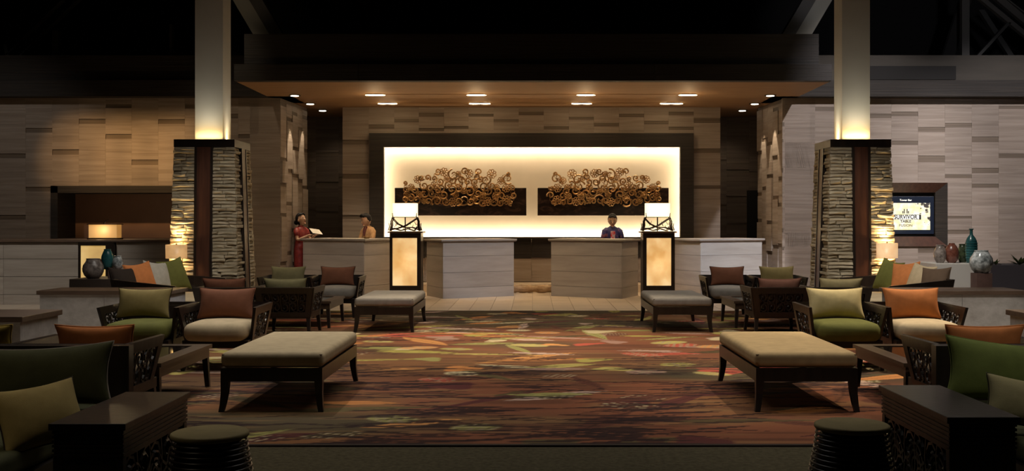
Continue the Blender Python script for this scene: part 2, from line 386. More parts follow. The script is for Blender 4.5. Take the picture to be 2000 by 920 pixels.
# --- return walls running back beside the desks
def ret_wall(name, sg):
    x0, y0, x1, y1 = sg*5.0, YL, sg*4.86, 23.15
    wo = root('tmp', 'x', 'x')      # replaced below by a mesh structure
    bpy.data.objects.remove(wo)
    b = MB().add([(x0, y0, 0), (x1, y1, 0), (sg*5.6, y1, 0), (sg*5.6, y0, 0), (x0, y0, 3.9), (x1, y1, 3.9), (sg*5.6, y1, 3.9), (sg*5.6, y0, 3.9)], BF)
    wo = structure(b.build(name, M['trav']))
    L = math.hypot(x1-x0, y1-y0); ang = math.atan2(y1-y0, x1-x0)
    r = random.Random(4 if sg < 0 else 6); cols = 5
    for c in range(cols):
        a, bb = c*L/cols, (c+1)*L/cols
        z = 0; first = True
        while z < 3.9:
            h = r.uniform(.5, 1.15)
            h = min(h, 3.9-z)
            pr = r.choice([.012, .03, .05]) if z < 3.1 else .012
            for (za, zb, d, mt) in ((z, max(z, z+h-.075), pr, M['trav']), (max(z, z+h-.075), z+h, .004, M['strip'])):
                if zb-za < .02: continue
                o = bpy.data.objects.new('stone_panel', unit_mesh(mt)); link(o, wo)
                cx = x0+(a+bb)/2*math.cos(ang); cy = y0+(a+bb)/2*math.sin(ang)
                nxn = -sg*abs(math.sin(ang)); o.location = (cx+nxn*d/2, cy, (za+zb)/2)
                o.rotation_euler = (0, 0, ang); o.scale = ((bb-a)-.004, d, zb-za-.003)
            z += h
    return wo
ret_wall('wall_return_left', -1); ret_wall('wall_return_right', 1)
# --- passages behind, dark stone
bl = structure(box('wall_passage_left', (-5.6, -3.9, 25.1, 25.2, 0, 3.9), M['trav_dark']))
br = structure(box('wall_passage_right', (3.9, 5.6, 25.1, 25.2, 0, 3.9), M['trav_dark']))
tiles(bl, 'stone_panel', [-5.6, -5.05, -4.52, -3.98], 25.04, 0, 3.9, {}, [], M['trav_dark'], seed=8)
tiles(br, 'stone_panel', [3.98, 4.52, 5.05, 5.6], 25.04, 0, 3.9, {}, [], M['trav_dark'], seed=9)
structure(box('door_1', (P(1459, 0, 24.98)[0], P(1481, 0, 24.98)[0]+.3, 24.9, 25.0, 0, zz(372, 24.98)), M['blackgap']))
# --- feature wall
BX0, BX1 = P(669, 0, YB)[0], P(1407, 0, YB)[0]
OX0, OX1, OZ0, OZ1 = P(749, 0, 22.85)[0], P(1329, 0, 22.85)[0], zz(463, 22.85), zz(287, 22.85)
FX0, FX1, FZ1 = P(721, 0, 22.85)[0], P(1355, 0, 22.85)[0], zz(260, 22.85)
fw = structure(MB().box(BX0, FX0+.02, YB+.06, 25.0, 0, 3.9).box(FX1-.02, BX1, YB+.06, 25.0, 0, 3.9).box(FX0+.02, FX1-.02, YB+.06, 23.6, FZ1-.02, 3.9).box(FX0+.02, FX1-.02, YB+.06, 23.6, 0, 1.0).box(FX0, FX1, 23.55, 23.6, .9, 3.5).build('wall_back', M['trav']))
ex = [BX0]+[P(p, 0, YB)[0] for p in (720, 770, 818, 867, 915, 964, 1013, 1062, 1111, 1160, 1209, 1258, 1306, 1355)]+[BX1]
SB = lambda *v: [(zz(b, YB), zz(a, YB)) for a, b in v]
st = {0: SB((273, 282), (340, 349), (420, 428)), 1: SB((243, 252)), 2: SB((232, 239)), 3: SB((220, 228), (250, 256)), 4: SB((246, 252)), 5: SB((222, 228)), 6: SB((233, 239)), 7: SB((218, 225)),
      8: SB((247, 253)), 9: SB((228, 234)), 10: SB((240, 247)), 11: SB((222, 229)), 12: SB((236, 243)), 13: SB((218, 225), (248, 254)), 14: SB((230, 240), (290, 299), (362, 369))}
tiles(fw, 'stone_panel', ex, YB, .62, 3.9, st, [(FX0+.02, FX1-.02, .62, FZ1-.02)], M['trav'], seed=11)
# lower band of wood and stone under the lit panel
for i in range(12):
    a = FX0+.02+(FX1-FX0-.04)*i/12; b = FX0+.02+(FX1-FX0-.04)*(i+1)/12
    d = .0 if i % 2 else .03
    piece('wood_panel', a+.002, b-.002, YB-.02, YB+.06, .67+d*.6, 1.10, M['beamwood'], fw)
    piece('stone_panel', a+.002, b-.002, YB+d*.6-.01, YB+.06, .17, .665+d*.6, M['trav'], fw)
cp = structure(box('wall_lit_panel', (OX0-.25, OX1+.25, 23.34, 23.36, OZ0-.12, OZ1+.25), M['feature']))
t2 = MB().box(FX0, OX0, 22.85, 23.0, 0.9, FZ1).box(OX1, FX1, 22.85, 23.0, 0.9, FZ1).box(OX0, OX1, 22.85, 23.0, OZ1, FZ1).box(OX0, OX1, 22.88, 23.05, OZ0-.04, OZ0)
structure(t2.build('trim_2', M['beamwood']))
# cove lamps hidden behind the dark frame
ym = 23.16
area('cove_light', (0, ym+.09, OZ1+.10), (0, 23.36, OZ1-.12), 6.4, .03, 72, WARMW)
area('cove_light', (0, ym+.07, OZ0-.03), (0, 23.36, OZ0+.25), 6.4, .03, 52, WARMW)
a_ = area('cove_light', (OX0-.13, ym, 2.08), (OX0+.25, 23.36, 2.08), .05, 1.9, 9, WARMW)
b_ = area('cove_light', (OX1+.13, ym, 2.08), (OX1-.25, 23.36, 2.08), .05, 1.9, 9, WARMW)
# --- side beams above the front walls
for sg, nm in ((-1, 'trim_3'), (1, 'trim_4')):
    x0, x1 = (-12, -4.7) if sg < 0 else (4.7, 12)
    structure(box(nm, (x0, x1, YL-.28, YL+.9, 3.9, 4.22), M['beamwood']))
    structure(box('trim_5' if sg < 0 else 'trim_6', (x0, x1, YL-.18, YL+.9, 4.22, 4.72), M['beamtop'] if sg > 0 else M['beamwood']))  # light on the right upper beam put into a paler colour
structure(box('shade_patch', (P(1640, 0, YL)[0], P(1858, 0, YL)[0], YL-.24, YL-.15, 4.235, 4.50), M['blackgap']))  # black sheet standing for the shadow rectangle on the right beam

# ---------------------------------------------------------------- canopy with its lamps
cn = root('canopy', 'wide dark timber entrance canopy over the reception desks with warm veneered soffit', 'canopy', (0, 18.7, 3.9))
# soffit with two slots
def soffit():
    m = MB(); xs = (-5.19, 5.21)
    sl = [(20.63, 20.71, -3.22, 3.17), (22.12, 22.20, -3.2, 3.06)]
    y = 18.9
    for (a, b, u, v) in sl:
        m.box(xs[0], xs[1], y, a, 3.9, 3.95); m.box(xs[0], u, a, b, 3.9, 3.95); m.box(v, xs[1], a, b, 3.9, 3.95); y = b
    m.box(xs[0], xs[1], y, YL+.0 if False else 25.2, 3.9, 3.95)
    return m
soffit().build('soffit', M['ceil_wood'], cn)
r = random.Random(2)
x = -5.19
while x < 5.2:
    x2 = min(x+r.uniform(1.2, 2.2), 5.21)
    piece('fascia_board', x+.002, x2-.002, 18.7-r.uniform(0, .012), 18.9, 3.9, 4.185, M['fascia'], cn); x = x2
box('upper_fascia', (P(478, 0, 18.9)[0], P(1598, 0, 18.9)[0], 18.86, 19.1, 4.185, 4.74), M['fascia'], cn)
box('roof_slab', (-5.0, 5.0, 19.1, 25.2, 4.3, 4.7), M['ceiling'], cn)
box('slot_liner', (-3.25, 3.2, 20.6, 20.74, 3.95, 4.05), M['blackgap'], cn); box('slot_liner', (-3.25, 3.2, 22.09, 22.23, 3.95, 4.05), M['blackgap'], cn)
def slot_lamp(px0, px1, Y, k, lab):
    x0, x1 = P(px0, 0, Y)[0], P(px1, 0, Y)[0]
    t = root('slot_downlight', lab, 'downlight', ((x0+x1)/2, Y, 3.885), 0, 'slot downlights in the canopy soffit')
    m = MB().lathe([(.5, -.012), (.47, 0)], ((x0+x1)/2, Y, 3.897), 20, (x1-x0), .17); m.build('housing', M['trim'], t)
    for q in range(k):
        cx = x0+(x1-x0)*(q+.5)/k
        MB().lathe([(.5, -.004), (.5, .004)], (cx, Y, 3.881), 16, (x1-x0)/k*.98, .12).build('lens', M['lamp_on'], t)
    spot('slot_spot', ((x0+x1)/2, Y, 3.86), ((x0+x1)/2, Y-.15, 0), 140 if Y < 21.5 else 70, WARM, 100 if Y < 21.5 else 62, .9, .06)
    point('slot_spill', ((x0+x1)/2, Y-.1, 3.62), 5.0 if Y < 21.5 else 2.5, WARM, .12)  # added point below the lens, brightens the soffit around it
for i, (a, b) in enumerate(((713, 753), (911, 950), (1126, 1163), (1325, 1362))):
    slot_lamp(a, b, 20.67, 1, ['first', 'second', 'third', 'fourth'][i]+' from the left of the long lit downlights in the front soffit slot')
for i, (a, b) in enumerate(((738, 776), (916, 958), (1116, 1156), (1289, 1334))):
    slot_lamp(a, b, 22.16, 2, ['first', 'second', 'third', 'fourth'][i]+' from the left of the twin lit downlights in the rear soffit slot')
for sg in (-1, 1):
    for i, Y in enumerate((20.8, 22.25, 23.57)):
        x = sg*4.6
        t = root('round_downlight', 'small round lit downlight, %s of three at the %s end of the canopy soffit' % (('front', 'middle', 'rear')[i], 'left' if sg < 0 else 'right'), 'downlight', (x, Y, 3.885), 0, 'small round downlights in the canopy soffit')
        MB().lathe([(.12, -.012), (.11, 0)], (x, Y, 3.897), 18).build('trim_ring', M['trim'], t)
        MB().lathe([(.075, -.004), (.075, .004)], (x, Y, 3.881), 16).build('lens', M['lamp_small'], t)
    for Y, pw in ((21.85, 36), (22.65, 26)):
        xw = sg*(5.0-.14*(Y-YL)/1.85)
        spot('wall_washer', (xw-sg*.24, Y, 3.87), (xw-sg*.10, Y, 1.0), pw*(3.6 if sg < 0 else 4.5), WARMW, 36, .3, .02)

# ---------------------------------------------------------------- roof structure
def bar(name, p, q, wx, wy, mat, parent):
    p = Vector(p); q = Vector(q); m = MB(); V = []
    for c in (p, q):
        V += [c+Vector((-wx, -wy, 0)), c+Vector((wx, -wy, 0)), c+Vector((wx, wy, 0)), c+Vector((-wx, wy, 0))]
    m.add(V, BF); return m.build(name, mat, parent)
for sg in (-1, 1):
    t = root('roof_strut', 'ivory painted raking strut rising from the %s end of the canopy' % ('left' if sg < 0 else 'right'), 'strut', (sg*4.8, 19.8, 4.72), 0, 'raking struts over the canopy')
    bar('light_face', (sg*4.87, 19.8, 4.72), (sg*7.1, 19.8, 8.5), .155, .1, M['strut'], t)
    bar('dark_face', (sg*4.60, 19.8, 4.72), (sg*6.83, 19.8, 8.5), .12, .14, M['steel'], t)
t = root('roof_truss', 'grey steel roof truss with post and crossed diagonals above the right wall', 'truss', (P(1884, 0, 20)[0], 21.6, 4.72))
def bpx(nm, a, b, w_, mat, par, Y=21.6): (xa, za), (xb, zb) = P(*a, Y), P(*b, Y); return bar(nm, (xa, Y, za), (xb, Y, zb), w_, .06, mat, par)
bpx('post', (1884, 114), (1884, -160), .075, M['steel'], t)
bpx('diagonal', (1905, 114), (1969, 45), .04, M['darksteel'], t)
bpx('chord', (1915, -3), (2050, 108), .07, M['steel'], t); bpx('chord', (1946, -5), (2060, 90), .10, M['steel'], t); bpx('chord', (1962, -3), (2080, 88), .02, M['steel'], t)
bpx('diagonal', (1976, 114), (1915, 20), .06, M['darksteel'], t, 22.0); bpx('diagonal', (1850, 114), (1885, 0), .12, M['ceiling'], t, 22.3)
t = root('roof_truss', 'dark roof truss with thin raking chords above the left wall', 'truss', (P(110, 0, 21.6)[0], 21.6, 4.72))
bpx('post', (110, 112), (110, 60), .06, M['steel'], t); bpx('post', (335, 110), (335, 48), .03, M['steel'], t)
bpx('chord', (10, 112), (125, 0), .02, M['darksteel'], t); bpx('chord', (38, 112), (155, 0), .02, M['darksteel'], t)
bpx('diagonal', (17, 112), (12, 88), .03, M['steel'], t)

# ---------------------------------------------------------------- stone columns
def column(sg, lab):
    cx, cy = sg*5.04, 16.97
    t = root('stone_column', lab, 'column', (cx, cy, 0))
    zt = 2.59
    hw = lambda z: .525-.08*z/zt
    core = MB(); V = []
    for z in (0, zt):
        h_ = hw(z)-.028; V += [(cx-h_, cy-h_, z), (cx+h_, cy-h_, z), (cx+h_, cy+h_, z), (cx-h_, cy+h_, z)]
    core.add(V, BF).build('core', M['stonecore'], t)
    r = random.Random(20+sg); stuff = MB(); rows = 50; rh = zt/rows
    for k in range(rows):
        z0 = k*rh; h_ = hw(z0+rh/2)
        for face in range(4):   # 0 front, 1 inner side, 2 back, 3 outer side
            for s2 in (-1, 1):
                a, b = .125, h_
                n = r.choice([1, 2, 2, 2]) if face == 0 else 1 if face == 1 else 1
                cuts = [a]+sorted(r.uniform(a+.08, b-.08) for _ in range(n-1))+[b+(.02 if face in (0, 2) else -.0)]
                for q in range(n):
                    u0, u1 = cuts[q]+.003, cuts[q+1]-.003
                    d = r.uniform(-.012, .03); um = s2*(u0+u1)/2
                    L = u1-u0
                    if face in (0, 1):
                        o = bpy.data.objects.new('ledger_stone', rock_mesh(M['ledger'], r.randrange(8), 0)); link(o, t)
                        yd = h_-.03+d
                        if face == 0: o.location = (um, -yd, z0+rh/2)
                        else: o.location = (-sg*yd, um, z0+rh/2); o.rotation_euler = (0, 0, -sg*PI/2 if False else (PI/2 if sg < 0 else -PI/2))
                        o.scale = (L, .07, rh*r.uniform(.86, 1.0))
                    else:
                        yd = h_+d; zc = rh*.94
                        if face == 2: stuff.box(cx+um-L/2, cx+um+L/2, cy+yd-.07, cy+yd, z0, z0+zc)
                        else: stuff.box(min(cx+sg*(yd-.07), cx+sg*yd), max(cx+sg*(yd-.07), cx+sg*yd), cy+um-L/2, cy+um+L/2, z0, z0+zc)
    o = stuff.build('rear_ledger_stones', M['ledger'], t); o['kind'] = 'stuff'
    for dx, dy in ((0, -1), (-sg, 0), (0, 1), (sg, 0)):
        V = []
        for z in (0, zt):
            h_ = hw(z)+.035
            for s1, s2 in ((-1, -1), (1, -1), (1, 1), (-1, 1)):
                if dx == 0: V.append((cx+s1*.12, cy+dy*(h_-.06)+s2*.06, z))
                else: V.append((cx+dx*(h_-.06)+s1*.06, cy+s2*.12, z))
        MB().add(V, BF).build('timber_strip', M['redwood'], t)
        V = []
        for s_ in (-1, 1):
            m = MB(); 
            V = []
            for z in (0, zt):
                h_ = hw(z)+.045
                for s1, s2 in ((-1, -1), (1, -1), (1, 1), (-1, 1)):
                    if dx == 0: V.append((cx+s_*.122+s1*.018, cy+dy*(h_-.06)+s2*.06, z))
                    else: V.append((cx+dx*(h_-.06)+s1*.06, cy+s_*.122+s2*.018, z))
            m.add(V, BF).build('strip_edge', M['darkwood'], t)
    c = MB().box(cx-.468, cx+.468, cy-.47, cy+.46, zt, 2.709); c.build('cap', M['darkwood'], t, bevel=.006)
    MB().box(cx-.217, cx+.217, cy-.22, cy+.22, 2.709, 8.6).build('shaft', M['plaster'], t)
    return t
column(-1, 'tall ivory column on a tapered ledger stone base left of the desks')
column(1, 'tall ivory column on a tapered ledger stone base right of the desks')
for sg in (-1, 1):
    cx, cy = sg*5.04, 16.97; k = 1.0 if sg < 0 else 1.5
    for dx, dy, f in ((0, -1, 1), (-sg, 0, 1), (0, 1, .3), (sg, 0, .3)):
        area('column_uplight', (cx+dx*.30, cy+dy*.30, 2.725), (cx+dx*.26, cy+dy*.26, 3.3), .40 if dx == 0 else .05, .05 if dx == 0 else .40, 2.6*k*f, (1, .70, .32))
        area('column_uplight', (cx+dx*.40, cy+dy*.40, 2.725), (cx+dx*.30, cy+dy*.30, 4.5), .40 if dx == 0 else .05, .05 if dx == 0 else .40, 1.1*k*f, (.93, .93, .82), 1.6)

# ---------------------------------------------------------------- reception desks
def desk(A, B, D, mat, lab, grp='stone reception desks'):
    A, B, D = Vector(A), Vector(B), Vector(D); C = B+(D-A)
    o = A
    t = root('reception_desk', lab, 'desk', (o.x, o.y, 0), 0, grp)
    zs = [0, .205, .49, .80, 1.062]
    def slab(p4, z0, z1, name, m): 
        V = [(p.x, p.y, z0) for p in p4]+[(p.x, p.y, z1) for p in p4]; return MB().add(V, BF).build(name, m, t)
    cen = (A+B+C+D)/4
    sh = lambda p, d: cen+(p-cen)*(1+d/(p-cen).length)
    p4 = [A, B, C, D]
    slab([sh(p, -.03) for p in p4], 0, 1.06, 'core', M['deskgap'])
    for i in range(4):
        a, b = p4[i], p4[(i+1) % 4]; d = (b-a).normalized(); nrm = Vector((d.y, -d.x))
        for k in range(4):
            q = [a+d*.001, b-d*.001, b-d*.001-nrm*.022, a+d*.001-nrm*.022]
            slab(q, zs[k]+.0, zs[k+1]-.005, 'stone_panel', mat)
    slab([sh(p, .05) for p in p4], 1.062, 1.085, 'counter_edge', M['edgewood'])
    slab([sh(p, .06) for p in p4], 1.085, 1.115, 'countertop', M['desk'])
    return t
desk((-1.68, 20.19), (-.364, 21.0), (-2.08, 21.15), M['desk'], 'pale grey stone reception desk left of the centre gap')
def mir(p): return (-p[0], p[1])
# mirrored ones keep counter-clockwise corner order
desk(mir((-.364, 21.0)), mir((-1.68, 20.19)), (.76, 21.96), M['desk'], 'brownish stone reception desk right of the centre gap, under the right metal scrollwork')
desk((-4.61, 21.6), (-3.24, 20.7), (-4.22, 22.55), M['desk'], 'far left stone reception desk with a man behind and a woman at its end')
desk((3.24, 20.7), (4.61, 21.6), (2.85, 21.65), M['desk'], 'far right bright stone reception desk nobody stands at')
# ledge + live-edge log
lg = root('stone_ledge', 'low cream stone ledge along the foot of the lit back wall', 'ledge', (0, 22.2, 0))
for i in range(7):
    piece('ledge_block', -2.8+i*.8+.002, -2.0+i*.8-.002, 22.1, 22.98, 0, .16, M['floortile'], lg)
def log():
    m = MB(); n = 26; V = []; k = 10
    rr = random.Random(5)
    for i in range(n):
        x = -.58+1.16*i/(n-1)
        for j in range(k):
            a = 2*PI*j/k; rad = .078*(1+.22*rr.uniform(-1, 1)); 
            if abs(x-.03) < .05: rad *= .8
            V.append((x-.0, 21.88+.8*rad*math.cos(a), max(.003, .085+rad*math.sin(a))))
    Fc = []
    for i in range(n-1):
        for j in range(k): Fc.append((i*k+j, i*k+(j+1) % k, (i+1)*k+(j+1) % k, (i+1)*k+j))
    Fc += [tuple(range(k-1, -1, -1)), tuple((n-1)*k+j for j in range(k))]
    return m.add(V, Fc)
M['log'] = textured('pale_gnarled_wood', [(.3, (.16, .085, .04)), (.5, (.38, .25, .14)), (.75, (.55, .42, .28))], (3, 8, 8), .7, 6, .6, nscale=2)
tag(log().build('driftwood_log', M['log'], smooth=True), 'gnarled pale log lying on the floor in the gap between the centre desks', 'log')

# ---------------------------------------------------------------- glowing pillars and their branch lamps
def pillar(x0, x1, y0, y1, zt, px0, px1, pz0, pz1, mat, lab, cap=True, grp=None):
    t = root('light_pillar', lab, 'pillar', ((x0+x1)/2, (y0+y1)/2, 0), 0, grp)
    m = MB()
    m.box(x0, px0, y0, y0+.06, 0, zt).box(px1, x1, y0, y0+.06, 0, zt).box(px0, px1, y0, y0+.06, 0, pz0).box(px0, px1, y0, y0+.06, pz1, zt).box(x0, x1, y0+.06, y1, 0, zt)
    m.build('frame', M['darkwood'], t)
    MB().box(px0, px1, y0+.02, y0+.058, pz0, pz1).build('onyx_panel', mat, t)
    if cap: MB().box(x0-.035, x1+.035, y0-.035, y1+.035, zt, zt+.03).build('cap', M['edgewood'], t, bevel=.004)
    return t
pillar(P(761, 0, 19.7)[0], P(822, 0, 19.7)[0], 19.7, 20.15, 1.24, P(766.5, 0, 19.7)[0], P(814.5, 0, 19.7)[0], .275, 1.148, M['onyx'], 'dark pillar with a glowing onyx panel left of centre, carrying a branch lamp', grp='onyx pillars between the desks')
pillar(P(1256, 0, 19.7)[0], P(1318, 0, 19.7)[0], 19.7, 20.15, 1.24, P(1263, 0, 19.7)[0], P(1311, 0, 19.7)[0], .275, 1.148, M['onyx'], 'dark pillar with a glowing onyx panel right of centre, carrying a branch lamp', grp='onyx pillars between the desks')
for nm, px in (('left', 760), ('right', 1257)):
    xc = P(px+31.5, 0, 19.92)[0]
    point('panel_glow', (xc, 19.45, .7), 2.0, WARM, .2)
def branch_lamp(xc, Y, lab, seed):
    t = root('branch_lamp', lab, 'lamp', (xc, Y, 1.27), 0, 'branch lamps on the onyx pillars')
    MB().box(xc-.225, xc+.225, Y-.10, Y+.10, 1.535, 1.79).build('lamp_shade', M['shade_white'], t, bevel=.01)
    MB().box(xc-.228, xc+.228, Y-.103, Y+.103, 1.527, 1.537).build('shade_rim', M['branch'], t)
    MB().tube([(xc, Y, 1.27), (xc, Y, 1.54)], .012).build('stem', M['branch'], t)
    r = random.Random(seed); m = MB()
    base = [(-.28, 1.285), (.28, 1.285)]
    for yy in (-.10, .10):
        for s_ in (-1, 1):
            m.tube([(xc+s_*.27, Y+yy, 1.275), (xc+s_*.245, Y+yy, 1.38), (xc+s_*.25, Y+yy*1.02, 1.45), (xc+s_*.215, Y+yy, 1.54), (xc+s_*.225, Y+yy, 1.61)], [.014, .013, .012, .010, .006], 5)
            m.tube([(xc+s_*.30, Y+yy, 1.285), (xc+s_*.275, Y+yy, 1.36), (xc+s_*.29, Y+yy, 1.42)], [.01, .01, .005], 5)
        m.tube([(xc-.28, Y+yy, 1.30), (xc-.12, Y+yy, 1.33), (xc+.02, Y+yy, 1.38), (xc+.2, Y+yy, 1.50), (xc+.24, Y+yy, 1.51)], [.012]*5, 5)
        m.tube([(xc+.28, Y+yy, 1.29), (xc+.14, Y+yy, 1.34), (xc, Y+yy, 1.34), (xc-.14, Y+yy, 1.41), (xc-.24, Y+yy, 1.52)], [.012, .012, .012, .01, .008], 5)
        m.tube([(xc-.22, Y+yy, 1.33), (xc-.08, Y+yy, 1.285), (xc+.05, Y+yy, 1.32), (xc+.17, Y+yy, 1.28), (xc+.23, Y+yy, 1.36)], [.01]*5, 5)
        for q in range(5):
            xa = r.uniform(-.2, .2); za = r.uniform(1.3, 1.4)
            m.tube([(xc+xa, Y+yy, za), (xc+xa+r.uniform(-.06, .06), Y+yy+r.uniform(-.02, .02), za+r.uniform(.03, .08))], [.008, .004], 4)
    for s_ in (-1, 1): m.tube([(xc+s_*.25, Y-.10, 1.30), (xc+s_*.26, Y, 1.36), (xc+s_*.25, Y+.10, 1.31)], .01, 5)
    m.build('branch_frame', M['branch'], t)
    point('lamp_bulb_or_fill', (xc, Y-.18, 1.66), 5, WARMW, .08)
branch_lamp(P(791.5, 0, 19.9)[0], 19.9, 'white box shade lamp on a tangle of bronze twigs, on the left onyx pillar', 1)
branch_lamp(P(1284, 0, 19.9)[0], 19.9, 'white box shade lamp on a tangle of bronze twigs, on the right onyx pillar', 2)

# ---------------------------------------------------------------- wall slabs and metal scrollwork
def slab(px0, px1, lab):
    x0, z1 = P(px0, 367, 22.9); x1, z0 = P(px1, 421, 22.9)
    m = MB().box(x0, x1, 22.9, 22.96, z0, z1)
    t = m.build('wooden_wall_slab', M['slab'], bevel=.004); tag(t, lab, 'wall panel', 'dark wall slabs behind the scrollwork')
    for xx in (x0+.4, x1-.4): MB().tube([(xx, 22.96, (z0+z1)/2), (xx, 23.34, (z0+z1)/2)], .02).build('standoff', M['branch'], t, world=False)
    return t
slab(771, 1028, 'dark charred wood slab behind the left metal scrollwork')
slab(1050, 1306, 'dark charred wood slab behind the right metal scrollwork')
FLW = [(745, 200, 60), (1120, 220, 60), (1460, 230, 65), (350, 310, 55), (255, 430, 50), (600, 400, 55), (1600, 330, 52), (1680, 440, 60), (190, 540, 50), (650, 590, 55), (880, 650, 60),
       (1190, 600, 50), (1400, 640, 60), (1680, 620, 62), (450, 630, 45), (920, 540, 42), (790, 300, 48), (1200, 430, 48), (1520, 560, 50), (1330, 545, 45), (380, 540, 45), (1040, 480, 45), (960, 230, 40), (1530, 430, 45)]
SCR = [(650, 190, 45, 1), (1265, 195, 48, -1), (1700, 300, 75, -1), (1705, 230, 28, 1), (500, 285, 42, 1), (410, 285, 36, -1), (165, 365, 28, 1), (600, 300, 36, 1), (890, 240, 75, 1), (980, 370, 100, 1), (1370, 315, 68, -1), (450, 405, 58, 1),
       (450, 520, 70, -1), (510, 645, 48, 1), (640, 640, 70, -1), (860, 460, 68, 1), (770, 640, 52, -1), (1040, 620, 78, 1), (1130, 500, 66, -1), (1145, 640, 48, 1), (1230, 620, 64, -1), (1250, 520, 50, 1), (1350, 410, 78, -1), (1410, 480, 66, 1),
       (1320, 655, 52, -1), (1500, 640, 62, 1), (1600, 560, 60, -1), (700, 440, 58, 1), (560, 520, 52, -1), (340, 610, 66, 1), (250, 590, 52, -1), (1050, 190, 48, 1), (1780, 550, 48, 1), (1765, 440, 38, -1), (1100, 345, 50, 1), (1210, 350, 46, -1),
       (690, 340, 46, 1), (820, 390, 56, -1), (960, 640, 55, 1), (180, 460, 45, -1), (1290, 300, 40, 1), (540, 440, 45, 1), (740, 540, 58, 1), (960, 450, 60, -1), (1460, 400, 55, 1), (1230, 270, 45, -1), (160, 610, 40, 1), (1590, 660, 42, 1), (320, 470, 52, 1), (1740, 660, 36, -1), (870, 330, 50, -1), (1540, 490, 50, 1), (650, 480, 44, -1), (1010, 300, 50, -1)]
def scrollwork(mirror, lab):
    conv = lambda zx, zy: (770+zx/7.665, 310+zy/7.665)
    def W(zx, zy, Y):
        px, py = conv(zx, zy)
        if mirror: px = 2*1038.8-px
        return P(px, py, Y)
    cx, cz = W(960, 450, 22.8)
    t = root('metal_scrollwork', lab, 'wall sculpture', (cx, 22.8, cz), 0, 'gold scrollwork wall sculptures')
    u = 22.8/F/7.665; r = random.Random(3); d = -1 if mirror else 1
    for (zx, zy, rad) in FLW:
        x, z = W(zx, zy, 22.8); m = MB(); n = 8; R = rad*u*1.08; ph = r.random()
        yb = 22.8+r.uniform(-.05, .03)
        for k in range(n):
            a = 2*PI*(k+ph)/n; pc = (x+.66*R*math.cos(a), z+.66*R*math.sin(a)); rr = .27*R
            pts = [(pc[0]+rr*1.25*math.cos(b)*math.cos(a)-rr*math.sin(b)*math.sin(a), yb, pc[1]+rr*1.25*math.cos(b)*math.sin(a)+rr*math.sin(b)*math.cos(a)) for b in [2*PI*j/8 for j in range(8)]]
            m.tube(pts, .011, 4, closed=True)
        m.tube([(x+.3*R*math.cos(b), yb-.012, z+.3*R*math.sin(b)) for b in [2*PI*j/8 for j in range(8)]], .011, 4, closed=True)
        m.build('flower', M['gold'], t)
    for (zx, zy, rad, dr) in SCR:
        x, z = W(zx, zy, 22.8); R = rad*u*1.15; a0 = r.uniform(0, 2*PI); turn = 1.15*2*PI; yb = 22.8+r.uniform(-.05, .03); pts = []; rs = []
        for k in range(22):
            f = k/21; a = a0+d*dr*turn*f; rr = R*(1-.72*f)
            pts.append((x+rr*math.cos(a), yb+.01*math.sin(f*6), z+rr*math.sin(a))); rs.append(.019-.004*f)
        rs[-1] = .026; m = MB().tube(pts, rs, 5)
        m.build('scroll', M['gold'], t)
    # connecting stems so the sculpture is one lattice
    m = MB()
    allp = [(a, b) for a, b, _ in FLW]+[(a, b) for a, b, _, _ in SCR]
    for i, (a, b) in enumerate(allp):
        ds = sorted((math.hypot(a-c, b-e2), c, e2) for c, e2 in allp if (c, e2) != (a, b))[:2]
        for dd, c, e2 in ds:
            p, q = W(a, b, 22.8), W(c, e2, 22.8); mx, mz = (p[0]+q[0])/2+(q[1]-p[1])*.3, (p[1]+q[1])/2-(q[0]-p[0])*.3
            m.tube([(p[0], 22.82, p[1]), (mx, 22.82, mz), (q[0], 22.82, q[1])], .0075, 4)
    m.build('stems', M['gold'], t)
    for xx, zz_ in (W(500, 520, 22.8), W(1500, 520, 22.8)): MB().tube([(xx, 22.82, zz_), (xx, 22.90, zz_)], .012).build('bracket', M['branch'], t)
scrollwork(False, 'gold metal scrollwork of flowers and curls on the left dark slab')
scrollwork(True, 'gold metal scrollwork of flowers and curls on the right dark slab')
for sg in (-1, 1): spot('passage_downlight', (sg*4.5, 24.0, 3.85), (sg*4.45, 24.9, 1.5), 14, WARMW, 90, .9, .05)
for x, Y in ((-4.0, 21.9), (-3.3, 20.6), (1.5, 20.6)):
    spot('people_fill', (x, Y, 3.86), (x*.98, 22.2, 1.3), 85, WARMW, 50, .8, .05)  # added spots that brighten the people, no fixtures here
for x in (-2.3, -.8, .8, 2.3):
    spot('art_spot', (x, 20.9, 3.85), (x*.9, 22.85, 1.95), 30, WARM, 34, .8, .05)

# ---------------------------------------------------------------- left service counter
ct = root('service_counter', 'long pale stone service counter in front of the left wall niche', 'counter', (-8.9, 18.8, 0))
X0, X1 = -11.9, P(372, 0, 18.75)[0]
MB().box(X0, X1, 18.79, 19.9, 0, 1.09).build('core', M['blackgap'], ct)
for (x0, x1) in ((X0, -7.89), (-7.26, X1)):
    n = max(1, round((x1-x0)/1.6))
    for i in range(n):
        for z0, z1 in ((0, .18), (.18, .49), (.49, .80), (.80, 1.09)):
            piece('stone_panel', x0+(x1-x0)*i/n+.002, x0+(x1-x0)*(i+1)/n-.002, 18.75, 18.79, z0, z1-.007, M['counter'], ct)
MB().box(X0, X1+.04, 18.70, 19.95, 1.09, 1.13).build('countertop', M['edgewood'], ct, bevel=.004)
pillar(-7.885, -7.265, 18.66, 18.78, 1.085, P(157, 0, 18.66)[0], P(206, 0, 18.66)[0], .44, 1.03, M['onyx_dim'], 'dark pillar with a dim glowing onyx panel set in the left service counter', cap=False)
t = root('box_lamp', 'amber box lamp glowing on the left service counter', 'lamp', (-7.68, 19.3, 1.13))
